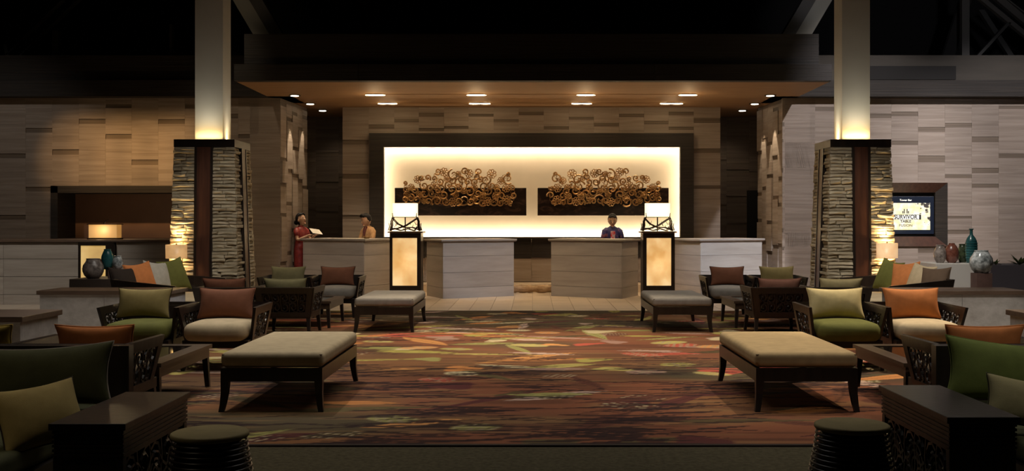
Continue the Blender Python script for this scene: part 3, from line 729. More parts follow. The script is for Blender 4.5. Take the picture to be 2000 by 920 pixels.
MB().box(-7.93, -7.42, 19.2, 19.42, 1.155, 1.40).build('lamp_shade', M['shade_amber'], t, bevel=.008)
MB().box(-7.95, -7.40, 19.18, 19.44, 1.395, 1.41).box(-7.95, -7.40, 19.18, 19.44, 1.13, 1.157).build('frame', M['branch'], t)
MB().tube([(-7.70, 19.3, 1.40), (-7.67, 19.3, 1.46), (-7.60, 19.3, 1.49)], [.012, .009, .004], 5).build('twig_finial', M['branch'], t)
point('lamp_bulb_or_fill', (-7.68, 19.05, 1.3), 2.0, WARM, .06)
point('lamp_bulb_or_fill', (-7.68, 19.7, 1.6), 16.0, WARM, .06)  # added point behind the lamp to brighten the niche back
tag(MB().box(-10.95, -10.6, 19.3, 19.6, 1.13, 1.17).lathe([(.02, .04), (.02, .2), (.08, .26), (.05, .28)], (-10.8, 19.45, 1.13), 10).build('glass_dish', M['f_pale']), 'small pale dish on a stand at the far left of the service counter', 'dish')

# ---------------------------------------------------------------- television
t = root('television', 'framed television showing a pale yellow poster on the right stone wall', 'television', ((TX0+TX1)/2, YL, (TZ0+TZ1)/2))
fm = MB(); o_ = [(TX0, TZ0), (TX1, TZ0), (TX1, TZ1), (TX0, TZ1)]; g = .19; i_ = [(TX0+g, TZ0+g), (TX1-g, TZ0+g), (TX1-g, TZ1-g), (TX0+g, TZ1-g)]
for k in range(4):
    a, b, c, d = o_[k], o_[(k+1) % 4], i_[(k+1) % 4], i_[k]
    MB().add([(a[0], YL-.05, a[1]), (b[0], YL-.05, b[1]), (b[0], YL+.25, b[1]), (a[0], YL+.25, a[1]), (d[0], YL+.10, d[1]), (c[0], YL+.10, c[1]), (c[0], YL+.25, c[1]), (d[0], YL+.25, d[1])], [(0, 1, 5, 4), (3, 7, 6, 2), (0, 4, 7, 3), (1, 2, 6, 5), (0, 3, 2, 1), (4, 5, 6, 7)]).build('bevelled_frame_board', M['redwood'] if k in (0, 2) else M['beamwood'], t)
MB().box(TX0+g, TX1-g, YL+.20, YL+.25, TZ0+g, TZ1-g).build('mount_board', M['darksteel'], t)
sx0, sx1, sz0, sz1 = P(1712, 0, YL+.2)[0], P(1822, 0, YL+.2)[0], zz(457, YL+.2), zz(384, YL+.2)
sc = MB().box(sx0, sx1, YL+.14, YL+.20, sz0, sz1).build('bezel', plain('navy_black_bezel', (.012, .018, .035), .3), t, bevel=.004)
m, nt, b = nodes('poster_screen')
v = N(nt, 'ShaderNodeTexCoord').outputs['Object']
n1 = N(nt, 'ShaderNodeTexNoise'); n1.inputs['Scale'].default_value = 9; nt.links.new(v, n1.inputs['Vector'])
r1 = ramp(nt, [(.35, (1, .84, .42)), (.5, (1, .90, .58)), (.62, (1, .96, .78))]); nt.links.new(n1.outputs['Fac'], r1.inputs[0])
sp = N(nt, 'ShaderNodeSeparateXYZ'); nt.links.new(v, sp.inputs[0])
n2 = N(nt, 'ShaderNodeTexNoise'); n2.inputs['Scale'].default_value = 11; n2.inputs['Detail'].default_value = 4; nt.links.new(v, n2.inputs['Vector'])
ad = N(nt, 'ShaderNodeMath', operation='MULTIPLY_ADD'); nt.links.new(sp.outputs[0], ad.inputs[0]); ad.inputs[1].default_value = .9; nt.links.new(n2.outputs['Fac'], ad.inputs[2])
ad2 = N(nt, 'ShaderNodeMath', operation='MULTIPLY_ADD'); nt.links.new(sp.outputs[2], ad2.inputs[0]); ad2.inputs[1].default_value = .45; nt.links.new(ad.outputs[0], ad2.inputs[2])
r2 = ramp(nt, [(.93, (0, 0, 0)), (.99, (1, 1, 1))]); nt.links.new(ad2.outputs[0], r2.inputs[0])
mx = N(nt, 'ShaderNodeMix', data_type='RGBA'); nt.links.new(r2.outputs[0], mx.inputs[0]); nt.links.new(r1.outputs[0], mx.inputs[6]); mx.inputs[7].default_value = (.02, .01, .005, 1)
nt.links.new(mx.outputs[2], b.inputs['Emission Color']); b.inputs['Emission Strength'].default_value = 1.15; b.inputs['Base Color'].default_value = (.05, .05, .05, 1)
ix0, ix1, iz0, iz1 = P(1720, 0, YL+.14)[0], P(1816.5, 0, YL+.14)[0], zz(449, YL+.14), zz(396.5, YL+.14)
cxs, czs = (ix0+ix1)/2, (iz0+iz1)/2
img = addmesh('screen_image', frompy('screen_image', boxv(-(ix1-ix0)/2, (ix1-ix0)/2, -.003, .003, -(iz1-iz0)/2, (iz1-iz0)/2), BF), sc, m, loc=(cxs, YL+.137, czs))
img.location = Vector((cxs, YL+.137, czs))-WO[sc.name]
INK = plain('black_print', (.01, .008, .006), .6); WHT = plain('white_screen_print', (.8, .8, .75), .6, emit=(1, .97, .85), es=1.2)
def text(body, px, py, size, mat, parent, Y, bold=0, sx=1):
    cu = bpy.data.curves.new('t', 'FONT'); cu.body = body; cu.size = size; cu.align_x = 'CENTER'; cu.align_y = 'CENTER'; cu.offset = bold; cu.extrude = .001
    to = bpy.data.objects.new('t', cu); COL.objects.link(to); bpy.context.view_layer.update()
    me = bpy.data.meshes.new_from_object(to.evaluated_get(bpy.context.evaluated_depsgraph_get())); bpy.data.objects.remove(to)
    x, z = P(px, py, Y); me.materials.clear()
    for v_ in me.vertices: v_.co.x *= sx
    o = addmesh('lettering', me, parent, mat); o.location = Vector((x, Y, z))-WO[parent.name]; o.rotation_euler = (PI/2, 0, 0); return o
Yt = YL+.131
text('Tower Bar', 1769, 391, .055, WHT, sc, Yt+.004)
text('SURVIVOR', 1769, 424, .115, INK, sc, Yt-.004, .004, .86)
text('TABLE', 1769, 432.5, .07, INK, sc, Yt, .002, 1.1)
text('FUSION', 1769, 440.5, .07, plain('olive_print', (.12, .09, .02), .6), sc, Yt, .001, 1.1)
bx = MB(); x0, z1 = P(1741, 419.5, Yt); x1, z0 = P(1799, 429, Yt)
bx.box(x0, x1, Yt, Yt+.003, z1-.008, z1).box(x0, x1, Yt, Yt+.003, z0, z0+.008).box(x0, x0+.008, Yt, Yt+.003, z0, z1).box(x1-.04, x1, Yt, Yt+.003, z0, z1)
bx.build('title_border', INK, sc)
MB().box(x0+.008, x1-.04, Yt+.0005, Yt+.0025, z0+.008, z1-.008).build('title_band', WHT, sc)
ic = MB()
for k, hh in ((-2, .05), (-1, .09), (1, .09), (2, .05)):
    xc, zc = P(1769+k*2.7, 417, Yt); ic.box(xc-.009, xc+.009, Yt, Yt+.003, zc, zc+hh)
ic.build('emblem', INK, sc)
point('screen_glow', ((ix0+ix1)/2, YL-.2, 1.5), 2.5, (1, .9, .6), .3)

# ---------------------------------------------------------------- carpets
def carpet():
    xs = np.arange(-4.38, 4.381, .02)
    ys = np.concatenate([np.arange(6.84, 11, .026), np.arange(11, 17.32, .04), [17.32]])
    X, Y = np.meshgrid(xs, ys); nx_, ny_ = len(xs), len(ys)
    C = np.zeros((ny_, nx_, 3)); base = np.array([.19, .068, .033]); C[:] = base
    def vn(sx, sy, seed):   # smooth value noise
        g = np.random.default_rng(seed).random((400, 400)); u = (X+20)*sx; v_ = (Y+5)*sy
        iu = u.astype(int) % 399; iv = v_.astype(int) % 399; fu = u % 1; fv = v_ % 1; fu = fu*fu*(3-2*fu); fv = fv*fv*(3-2*fv)
        return (g[iv, iu]*(1-fu)+g[iv, iu+1]*fu)*(1-fv)+(g[iv+1, iu]*(1-fu)+g[iv+1, iu+1]*fu)*fv
    def mix(mask, col, k=1.0):
        mk = (mask*k)[..., None]; C[:] = C*(1-mk)+np.array(col)*mk
    a = vn(.5, .9, 1); mix(np.clip((a-.5)*5, 0, 1), (.115, .060, .028)); a = vn(.6, 1.1, 2); mix(np.clip((a-.56)*6, 0, 1), (.19, .085, .035)); a = vn(.4, .8, 5); mix(np.clip((a-.6)*6, 0, 1), (.075, .055, .028))
    a = vn(1.2, 9, 3); mix(np.clip((a-.62)*6, 0, 1), (.08, .032, .018), .6); a = vn(1.5, 12, 4); mix(np.clip((a-.66)*6, 0, 1), (.21, .12, .05), .5)
    r = random.Random(12)
    def local(cx, cy, R):
        i0, i1 = np.searchsorted(xs, (cx-R, cx+R)); j0, j1 = np.searchsorted(ys, (cy-R, cy+R)); return slice(j0, j1), slice(i0, i1)
    def stamp(cx, cy, L, Wd, ang, col, kind, k=.9):
        s_ = local(cx, cy, L*1.1); x = X[s_]-cx; y = Y[s_]-cy
        if x.size == 0: return
        u = (x*math.cos(ang)+y*math.sin(ang))/L; v_ = (-x*math.sin(ang)+y*math.cos(ang))/Wd
        if kind == 'leaf': d = np.abs(v_-.25*np.sin(u*2.5))-(1-np.clip(np.abs(u), 0, 1)**1.6)
        elif kind == 'blob': d = np.sqrt(u*u+v_*v_)-.8-.15*np.cos(3*np.arctan2(v_, u)+cx)
        else: d = np.sqrt(u*u+v_*v_)-1
        mk = np.clip(-d*9, 0, 1)*(np.abs(u) < 1); mk = mk*k
        sub = C[s_]; c2 = np.array(col)[None, None]*(1+.0*x[..., None])
        if kind == 'leaf': c2 = np.where((np.abs(v_-.25*np.sin(u*2.5)) < .10)[..., None], np.array(col)*.6, c2)
        if kind == 'dots': c2 = np.where(((np.sin(u*14)*np.sin(v_*9)) > .3)[..., None], np.array((.34, .27, .16)), c2)
        C[s_] = sub*(1-mk[..., None])+c2*mk[..., None]
    light = [(.34, .29, .07), (.42, .35, .10), (.50, .20, .06), (.55, .25, .08), (.45, .31, .24), (.42, .08, .05), (.34, .20, .15), (.52, .42, .24), (.27, .25, .08)]
    dark = [(.10, .035, .022), (.075, .055, .024), (.14, .055, .028), (.085, .022, .022), (.11, .085, .034)]
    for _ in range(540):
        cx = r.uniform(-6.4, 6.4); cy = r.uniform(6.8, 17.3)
        lt = r.random() < (.85 if cy > 9.8 else .26)  # pale motifs mostly in the lit band; foreground shade put into the colours
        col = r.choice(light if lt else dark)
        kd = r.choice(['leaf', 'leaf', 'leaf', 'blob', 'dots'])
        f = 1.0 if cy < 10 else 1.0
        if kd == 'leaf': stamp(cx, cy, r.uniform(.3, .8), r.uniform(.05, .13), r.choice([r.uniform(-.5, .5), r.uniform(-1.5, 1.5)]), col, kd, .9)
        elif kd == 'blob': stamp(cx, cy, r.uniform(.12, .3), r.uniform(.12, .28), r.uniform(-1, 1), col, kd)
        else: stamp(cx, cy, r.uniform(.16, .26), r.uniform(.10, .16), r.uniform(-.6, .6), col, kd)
    for _ in range(190):      # clusters of fine dark grass strokes
        cx = r.uniform(-6.3, 6.3); cy = r.choice([r.uniform(6.9, 10.4), r.uniform(6.9, 17)])
        for q in range(r.randint(6, 14)):
            stamp(cx+r.uniform(-.4, .4), cy+r.uniform(-.35, .35), r.uniform(.15, .42), r.uniform(.014, .03), r.uniform(-.35, .35), (.022, .010, .010), 'line', .85)
    V = np.stack([X, Y, np.full_like(X, .012)], -1).reshape(-1, 3)
    i = np.arange(nx_*ny_).reshape(ny_, nx_); Q = np.stack([i[:-1, :-1], i[:-1, 1:], i[1:, 1:], i[1:, :-1]], -1).reshape(-1, 4)
    me = bpy.data.meshes.new('carpet'); me.vertices.add(len(V)); me.vertices.foreach_set('co', V.ravel())
    me.loops.add(Q.size); me.loops.foreach_set('vertex_index', Q.ravel().astype(np.int32)); me.polygons.add(len(Q))
    me.polygons.foreach_set('loop_start', np.arange(0, Q.size, 4, dtype=np.int32)); me.update(calc_edges=True)
    at = me.color_attributes.new('pattern', 'FLOAT_COLOR', 'POINT'); at.data.foreach_set('color', np.concatenate([np.clip(C, 0, 1).reshape(-1, 3), np.ones((len(V), 1))], 1).astype(np.float32).ravel())
    m, nt, b = nodes('patterned_carpet'); a_ = N(nt, 'ShaderNodeVertexColor'); a_.layer_name = 'pattern'
    hs = N(nt, 'ShaderNodeHueSaturation'); hs.inputs['Value'].default_value = 1.0; nt.links.new(a_.outputs[0], hs.inputs['Color'])
    nt.links.new(hs.outputs[0], b.inputs['Base Color']); b.inputs['Roughness'].default_value = .95; b.inputs['Specular IOR Level'].default_value = .15
    bp = N(nt, 'ShaderNodeBump'); bp.inputs['Strength'].default_value = .5; bp.inputs['Distance'].default_value = .004
    n = N(nt, 'ShaderNodeTexNoise'); n.inputs['Scale'].default_value = 160; nt.links.new(coords(nt, (1, 1, 1)), n.inputs['Vector']); nt.links.new(n.outputs['Fac'], bp.inputs['Height']); nt.links.new(bp.outputs[0], b.inputs['Normal'])
    o = addmesh('carpet', me, None, m); tag(o, 'large rust and olive carpet woven with leaves and grasses between the seats', 'carpet')
    MB().box(-4.38, 4.38, 6.82, 17.32, -.011, .008).build('backing', M['f_dark'], o)
    MB().box(-4.38, 4.38, 6.80, 6.845, -.011, .016).build('binding', M['f_dark'], o)
carpet()
M['ccloth'] = textured('olive_brown_carpet', [(.3, (.045, .038, .020)), (.7, (.085, .072, .042))], (1, 1, 1), .95, 4, .4, nscale=30, spec=.1)
tag(box('border_carpet', (-4.38, 4.38, 2.0, 6.79, -.011, .006), M['ccloth']), 'plain dark olive carpet along the front edge of the patterned one', 'carpet')

# ---------------------------------------------------------------- furniture makers
def rbox(w_, d_, h_, r_, n=8, crown=0.0, dome=0.0):
    """rounded box mesh centred in x,y, base at z=0"""
    hx, hy, hz = w_/2, d_/2, h_/2
    def axis(h): 
        inner = h-r_; t_ = [math.tan(PI/4*k/3)*r_ for k in range(4)]
        return sorted(set([round(-inner-x, 6) for x in t_]+[round(inner+x, 6) for x in t_]+[round(-inner+2*inner*k/n, 6) for k in range(n+1)]))
    V = []; idx = {}; Fc = []
    AX = [axis(hx), axis(hy), axis(hz)]
    def pt(p):
        q = [max(-(h-r_), min(h-r_, c)) for c, h in zip(p, (hx, hy, hz))]; d = Vector([a-b for a, b in zip(p, q)])
        if d.length > 1e-9: d = d.normalized()*r_
        v = Vector(q)+d
        if crown and v.z > 0: v.z += crown*max(0, 1-(v.x/hx)**2)*max(0, 1-(v.y/hy)**2)
        if dome: v.y -= dome*max(0, 1-(v.x/hx)**2) if v.y < 0 else 0
        return v
    def vid(p):
        k = tuple(round(c, 5) for c in p)
        if k not in idx: idx[k] = len(V); v = pt(p); V.append((v.x, v.y, v.z+hz))
        return idx[k]
    for ax in range(3):
        u, v_ = (ax+1) % 3, (ax+2) % 3
        for s_ in (-1, 1):
            hh = (hx, hy, hz)[ax]*s_; A, B = AX[u], AX[v_]
            for i in range(len(A)-1):
                for j in range(len(B)-1):
                    q = []
                    for a, b in ((A[i], B[j]), (A[i+1], B[j]), (A[i+1], B[j+1]), (A[i], B[j+1])):
                        p = [0, 0, 0]; p[ax] = hh; p[u] = a; p[v_] = b; q.append(vid(p))
                    Fc.append(tuple(q) if s_ > 0 else tuple(reversed(q)))
    return V, Fc
def leg_mb(x, y, zt, dx=0, dy=0, w0=.026, w1=.016, curve=0):
    m = MB(); V = []; Z = [zt, zt*.6, zt*.25, 0]
    Fc = []
    for k, z in enumerate(Z):
        f = 1-z/zt; w_ = w0+(w1-w0)*f; cx = x+dx*(f**2 if curve else f); cy = y+dy*(f**2 if curve else f)
        V += [(cx-w_, cy-w_, z), (cx+w_, cy-w_, z), (cx+w_, cy+w_, z), (cx-w_, cy+w_, z)]
    for k in range(3):
        for j in range(4): Fc.append((k*4+j, k*4+(j+1) % 4, (k+1)*4+(j+1) % 4, (k+1)*4+j))
    Fc += [(3, 2, 1, 0), (12, 13, 14, 15)]
    return m.add(V, Fc)
def quadmap(A, B, C, D):
    A, B, C, D = map(Vector, (A, B, C, D)); n = (B-A).cross(D-A).normalized()
    return (lambda u, v_, w_=0: A*(1-u)*(1-v_)+B*u*(1-v_)+C*u*v_+D*(1-u)*v_+n*w_), (B-A).length, (D-A).length
def qbox(m, f, u0, u1, v0, v1, t_):
    m.hexa([f(u0, v0, -t_), f(u1, v0, -t_), f(u1, v0, t_), f(u0, v0, t_), f(u0, v1, -t_), f(u1, v1, -t_), f(u1, v1, t_), f(u0, v1, t_)])
def fret(m, f, LU, LV, u0, u1, v0, v1, t_, cell=.10):
    nu = max(2, round((u1-u0)*LU/cell)); nv = max(1, round((v1-v0)*LV/cell))
    for i in range(nu):
        for j in range(nv):
            cu, cv = u0+(u1-u0)*(i+.5)/nu, v0+(v1-v0)*(j+.5)/nv; ru, rv = (u1-u0)/nu*.5, (v1-v0)/nv*.5
            s_ = 1 if (i+j) % 2 else -1
            pts = []
            for k in range(11):
                q = k/10; a = s_*(.6+q*2.3*PI); rr = 1.0-.72*q; pts.append(f(cu+ru*rr*math.cos(a), cv+rv*rr*math.sin(a)))
            m.tube(pts, .0105, 4)
            m.tube([f(cu-ru, cv-s_*rv), f(cu-ru*.3, cv-s_*rv*.9), f(cu+ru*.2, cv-s_*rv*.5)], .008, 4)
            m.tube([f(cu+ru, cv+s_*rv), f(cu+ru*.8, cv+s_*rv*.2), f(cu+ru, cv-s_*rv)], .007, 4)
def panel(parent, name, A, B, C, D, t_=.014, fu=.10, top=.20, bot=.16):
    f, LU, LV = quadmap(A, B, C, D); m = MB()
    qbox(m, f, 0, 1, 1-top, 1, t_); qbox(m, f, 0, 1, 0, bot, t_); qbox(m, f, 0, fu, bot, 1-top, t_); qbox(m, f, 1-fu, 1, bot, 1-top, t_)
    o = m.build(name, M['darkwood'], parent)
    g_ = MB(); fret(g_, f, LU, LV, fu, 1-fu, bot, 1-top, t_); g_.build('fretwork', M['darkwood'], o)
    return o
CHAIR_CACHE = {}
def make_chair(seat_mat):
    """armchair facing -Y, origin on the floor under its middle"""
    t = root('armchair', 'x', 'chair', (0, 0, 0), 0, None)
    wt, wb = .365, .305; zb, zt = .235, .605
    bl_, br_ = (-wb, .29, zb), (wb, .29, zb); tl, tr = (-wt, .37, zt), (wt, .37, zt)
    panel(t, 'backrest', bl_, br_, tr, tl)
    for s_ in (-1, 1):
        A = (s_*wb, -.24, zb); B = (s_*wb, .29, zb); C = (s_*wt, .37, zt); D = (s_*(wt+.005), -.33, zt-.005)
        panel(t, 'arm', A, B, C, D, .014, .13)
    MB().add([(-.285, .245, .30), (.285, .245, .30), (.285, .262, .30), (-.285, .262, .30), (-.335, .315, .575), (.335, .315, .575), (.335, .332, .575), (-.335, .332, .575)], BF).build('back_board', M['darkwood'], t)
    MB().box(-.315, .315, -.36, .30, .215, .288).build('seat_frame', M['darkwood'], t, bevel=.004)
    for sx, sy in ((-1, -1), (1, -1), (-1, 1), (1, 1)): leg_mb(sx*.285, -.33 if sy < 0 else .27, .22, sx*.02, sy*.03 if sy < 0 else .05, .024, .017).build('leg', M['darkwood'], t)
    V, Fc = rbox(.60, .62, .165, .072, 6, crown=.025, dome=.07)
    me = frompy('seat_cushion', V, Fc, True); addmesh('seat_cushion', me, t, seat_mat, loc=(0, -.10, .283))
    return t
def chair(x, y, rz, seat, lab, grp):
    if 'first' not in CHAIR_CACHE: t = CHAIR_CACHE['first'] = make_chair(M[seat])
    else:
        t = copy_tree(CHAIR_CACHE['first'])
        if CHAIR_CACHE.get(seat) is None:
            base = [c for c in t.children if c.name.startswith('seat_cushion')][0]
            me = base.data.copy(); me.materials.clear(); me.materials.append(M[seat]); CHAIR_CACHE[seat] = me
        for c in t.children:
            if c.name.startswith('seat_cushion'): c.data = CHAIR_CACHE[seat]
    if 'fs' not in CHAIR_CACHE: CHAIR_CACHE['fs'] = seat; CHAIR_CACHE[seat] = [c for c in t.children if c.name.startswith('seat_cushion')][0].data
    t.location = (x, y, .012); t.rotation_euler = (0, 0, rz); t['label'] = lab; t['category'] = 'chair'; t['group'] = grp
    return t
def pillow_mesh(w_, h_, t_, seed=0, nx_=18, ny_=14):
    r = random.Random(seed); ph = [r.uniform(0, 6) for _ in range(6)]
    V = []; Fc = []
    def out(u, v_):
        x = u*w_/2*(1-.09*(1-v_*v_)*abs(u)); z = v_*h_/2*(1-.14*(1-u*u)*abs(v_)); return x, z
    for side in (-1, 1):
        b = len(V)
        for j in range(ny_+1):
            for i in range(nx_+1):
                u = -1+2*i/nx_; v_ = -1+2*j/ny_; u = math.sin(u*PI/2); v_ = math.sin(v_*PI/2); x, z = out(u, v_)
                th = t_/2*((max(0, 1-u*u)*max(0, 1-v_*v_))**.42)
                wr = .004*math.sin(9*u+ph[0]+3*v_)*math.sin(7*v_+ph[1])*(1 if th > .01 else 0)
                V.append((x, side*(th+wr*(th/(t_/2))), z))
        for j in range(ny_):
            for i in range(nx_):
                a = b+j*(nx_+1)+i; q = (a, a+1, a+nx_+2, a+nx_+1); Fc.append(q if side < 0 else tuple(reversed(q)))
    me = frompy('pillow', V, Fc, True)
    bm = bmesh.new(); bm.from_mesh(me); bmesh.ops.remove_doubles(bm, verts=bm.verts, dist=.0002); bm.to_mesh(me); bm.free()
    me.polygons.foreach_set('use_smooth', [True]*len(me.polygons))
    pts = []
    for k in range(64):
        s_ = k/16; e_, f_ = int(s_), (s_ % 1)*2-1
        u, v_ = ((f_, -1), (1, f_), (-f_, 1), (-1, -f_))[e_]; x, z = out(u, v_); pts.append((x, 0, z))
    return me, MB().tube(pts, .0055, 5, closed=True).mesh('piping', True)
def pillow(x, y, z, w_, h_, t_, mat, lab, grp, tilt=0, rz=0, roll=0, pipe=None, seed=0):
    """stands with its lower edge at z; tilt leans its top towards +Y"""
    me, pm = pillow_mesh(w_, h_, t_, seed)
    o = addmesh('cushion', me, None, M[mat]); tag(o, lab, 'cushion', grp)
    R = Euler((-tilt, 0, 0)).to_matrix(); R = Matrix.Rotation(rz, 3, 'Z') @ R @ Matrix.Rotation(roll, 3, 'Y')
    o.rotation_euler = R.to_euler(); c = math.cos(tilt)*h_/2*math.cos(roll)+abs(math.sin(roll))*w_/2*.55
    o.location = (x, y, z+c)
    addmesh('piping', pm, o, M[pipe or mat])
    return o

# ---------------------------------------------------------------- benches
def make_bench(w_, L, mat):
    t = root('bench', 'x', 'bench')
    V, Fc = rbox(w_+.01, L, .118, .045, 8, crown=.012)
    c = addmesh('seat_cushion', frompy('seat_cushion', V, Fc, True), t, mat, loc=(0, 0, .325))
    a, b = w_/2-.008, L/2-.014
    MB().tube([(-a, -b, .098), (a, -b, .098), (a, b, .098), (-a, b, .098)], .004, 5, closed=True).build('piping', M['f_brown'], c, world=False)
    m = MB(); W2, L2 = w_/2, L/2
    m.box(-W2, W2, -L2, -L2+.035, .225, .325).box(-W2, W2, L2-.035, L2, .225, .325).box(-W2, -W2+.035, -L2+.035, L2-.035, .225, .325).box(W2-.035, W2, -L2+.035, L2-.035, .225, .325)
    m.build('frame', M['darkwood'], t)
    for sx in (-1, 1):
        for sy in (-1, 1): leg_mb(sx*(W2-.03), sy*(L2-.03), .225, sx*.022, sy*.03, .03, .019, 1).build('leg', M['darkwood'], t)
    return t
bn = make_bench(.76, 1.58, M['f_grey'])
def put_bench(t, x, y, lab, mat=None):
    t.location = (x, y, .012); t['label'] = lab; t['category'] = 'bench'; t['group'] = 'long upholstered benches'
    if mat:
        for c in t.children:
            if c.name.startswith('seat_cushion'): me = c.data.copy(); me.materials.clear(); me.materials.append(mat); c.data = me
bn2, bn3, bn4 = copy_tree(bn), copy_tree(bn), copy_tree(bn)
put_bench(bn, -1.95, 8.82, 'nearest left bench with beige cushion and curved dark legs', M['f_sand'])
put_bench(bn2, 2.05, 8.82, 'nearest right bench with golden lit cushion and curved dark legs', fabric('gold_sand_linen', (.46, .33, .17)))
put_bench(bn3, -1.92, 14.68, 'far left bench with pale cushion in front of the left onyx pillar')
put_bench(bn4, 1.94, 14.68, 'far right bench with grey cushion in front of the right onyx pillar')

# ---------------------------------------------------------------- armchairs
near = 'armchairs facing the camera at the near coffee tables'; mid = 'armchairs seen from behind at the far coffee tables'
far = 'armchairs facing the camera at the far coffee tables'; fore = 'nearest armchairs seen from behind'
for sg, sd in ((-1, 'left'), (1, 'right')):
    L = sg < 0
    xs = (3.03, 3.79)
    chair(sg*xs[0], 10.62, 0, 'f_cream' if L else 'f_green', ('near left cluster armchair with beige seat under a terracotta cushion' if L else 'armchair with moss green seat under a pale gold cushion, right of the golden bench'), near)
    chair(sg*xs[1], 10.62, 0, 'f_green' if L else 'f_cream', ('near left cluster armchair with green seat under an olive cushion' if L else 'armchair with cream seat under a bright orange cushion'), near)
    pillow(sg*(3.05 if L else 3.02), 10.72, .475, .56, .31, .15, 'f_terra' if L else 'f_lime', 'terracotta cushion on the beige armchair behind the near left bench' if L else 'pale gold cushion on the green armchair', 'armchair cushions', .28, 0, 0, seed=1+sg)
    pillow(sg*(3.87 if L else 3.78), 10.72, .475, .54 if L else .56, .31, .15, 'f_olive' if L else 'f_orange', 'olive cushion with dark piping on the green seated left armchair' if L else 'bright orange cushion on the cream armchair', 'armchair cushions', .28, 0, 0, 'f_dark' if L else None, seed=5+sg)
    chair(sg*3.10, 13.78, PI, 'f_grey', 'armchair seen from behind, carved back, nearer the middle, at the far %s coffee table' % sd, mid)
    chair(sg*3.87, 13.78, PI, 'f_cream', 'armchair seen from behind, outer one of the two at the far %s coffee table' % sd, mid)
    pillow(sg*3.15, 13.72, .475, .55, .25, .14, 'f_sage' if L else 'f_rose', 'sage cushion peeking over the carved back of the inner left armchair' if L else 'dusty rose cushion peeking over the carved back of the inner right armchair', 'armchair cushions', -.22, seed=9+sg)
    pillow(sg*3.93, 13.72, .475, .55, .25, .14, 'f_terra' if L else 'f_lime', 'brown terracotta cushion peeking over the outer left armchair back' if L else 'pale gold cushion peeking over the outer right armchair back', 'armchair cushions', -.22, seed=13+sg)
    chair(sg*2.96, 16.35, 0, 'f_grey', 'farthest %s armchair beside the pillar bench, grey seat under a brown cushion' % sd, far)
    chair(sg*3.73, 16.35, 0, 'f_grey', 'farthest %s armchair nearer the stone column, under %s cushion' % (sd, 'an olive' if L else 'a beige gold'), far)
    pillow(sg*2.98, 16.45, .47, .53, .30, .14, 'f_terra', 'brown cushion on the farthest %s armchair nearest the middle' % sd, 'armchair cushions', .28, 0, 0, 'f_dark', seed=20+sg)
    pillow(sg*3.74, 16.45, .47, .53, .30, .14, 'f_sage' if L else 'f_olive', 'olive cushion on the farthest left armchair near the column' if L else 'beige gold cushion on the farthest right armchair near the column', 'armchair cushions', .28, seed=24+sg)
    chair(sg*3.06, 7.50, PI, 'f_cream', 'nearest %s armchair seen from behind, arm panel fully in view' % sd, fore)
    chair(sg*3.83, 7.50, PI, 'f_cream', 'outer nearest %s armchair seen from behind, cut by the picture edge' % sd, fore)
    pillow(sg*3.02 if L else 3.12, 7.44, .475, .55, .25, .14, 'f_orange', 'orange cushion showing over the back of the nearest %s armchair' % sd, 'armchair cushions', -.2, seed=30+sg)
    pillow(sg*3.86, 7.44, .475, .55, .25, .14, 'f_yellow', 'mustard cushion over the outer nearest %s armchair back' % sd, 'armchair cushions', -.2, seed=34+sg)

# ---------------------------------------------------------------- coffee tables
def ctable(x0, x1, y0, y1, lab):
    t = root('coffee_table', lab, 'table', ((x0+x1)/2, (y0+y1)/2, .012), 0, 'low wooden coffee tables'); w_ = .13
    zt = .375
    MB().box(x0, x1, y0, y0+w_, zt-.03, zt).box(x0, x1, y1-w_, y1, zt-.03, zt).box(x0, x0+w_, y0+w_, y1-w_, zt-.03, zt).box(x1-w_, x1, y0+w_, y1-w_, zt-.03, zt).build('tabletop_frame', M['tablewood'], t)
    MB().box(x0+w_, x1-w_, y0+w_, y1-w_, zt-.022, zt-.006).build('glass_inset', M['glass_dark'], t)
    MB().box(x0+.02, x1-.02, y0+.02, y0+.05, zt-.11, zt-.03).box(x0+.02, x1-.02, y1-.05, y1-.02, zt-.11, zt-.03).box(x0+.02, x0+.05, y0+.05, y1-.05, zt-.11, zt-.03).box(x1-.05, x1-.02, y0+.05, y1-.05, zt-.11, zt-.03).build('apron', M['tablewood'], t)
    for a, b, sx, sy in ((x0, y0, 1, 1), (x1, y0, -1, 1), (x0, y1, 1, -1), (x1, y1, -1, -1)):
        m = leg_mb(0, 0, zt-.04, -sx*.02, -sy*.02, .026, .018); m.V = [(v[0]+a+sx*.05, v[1]+b+sy*.05, v[2]+.012) for v in m.V]; m.build('leg', M['darkwood'], t)
ctable(2.77, 4.0, 8.02, 9.3, 'low walnut coffee table with dark glass inset right of the golden bench')
ctable(-4.0, -2.77, 8.02, 9.3, 'low walnut coffee table with dark glass inset left of the nearest left bench')
ctable(2.70, 4.1, 14.4, 15.5, 'low coffee table between the far right armchairs')
ctable(-4.1, -2.70, 14.4, 15.5, 'low coffee table between the far left armchairs')

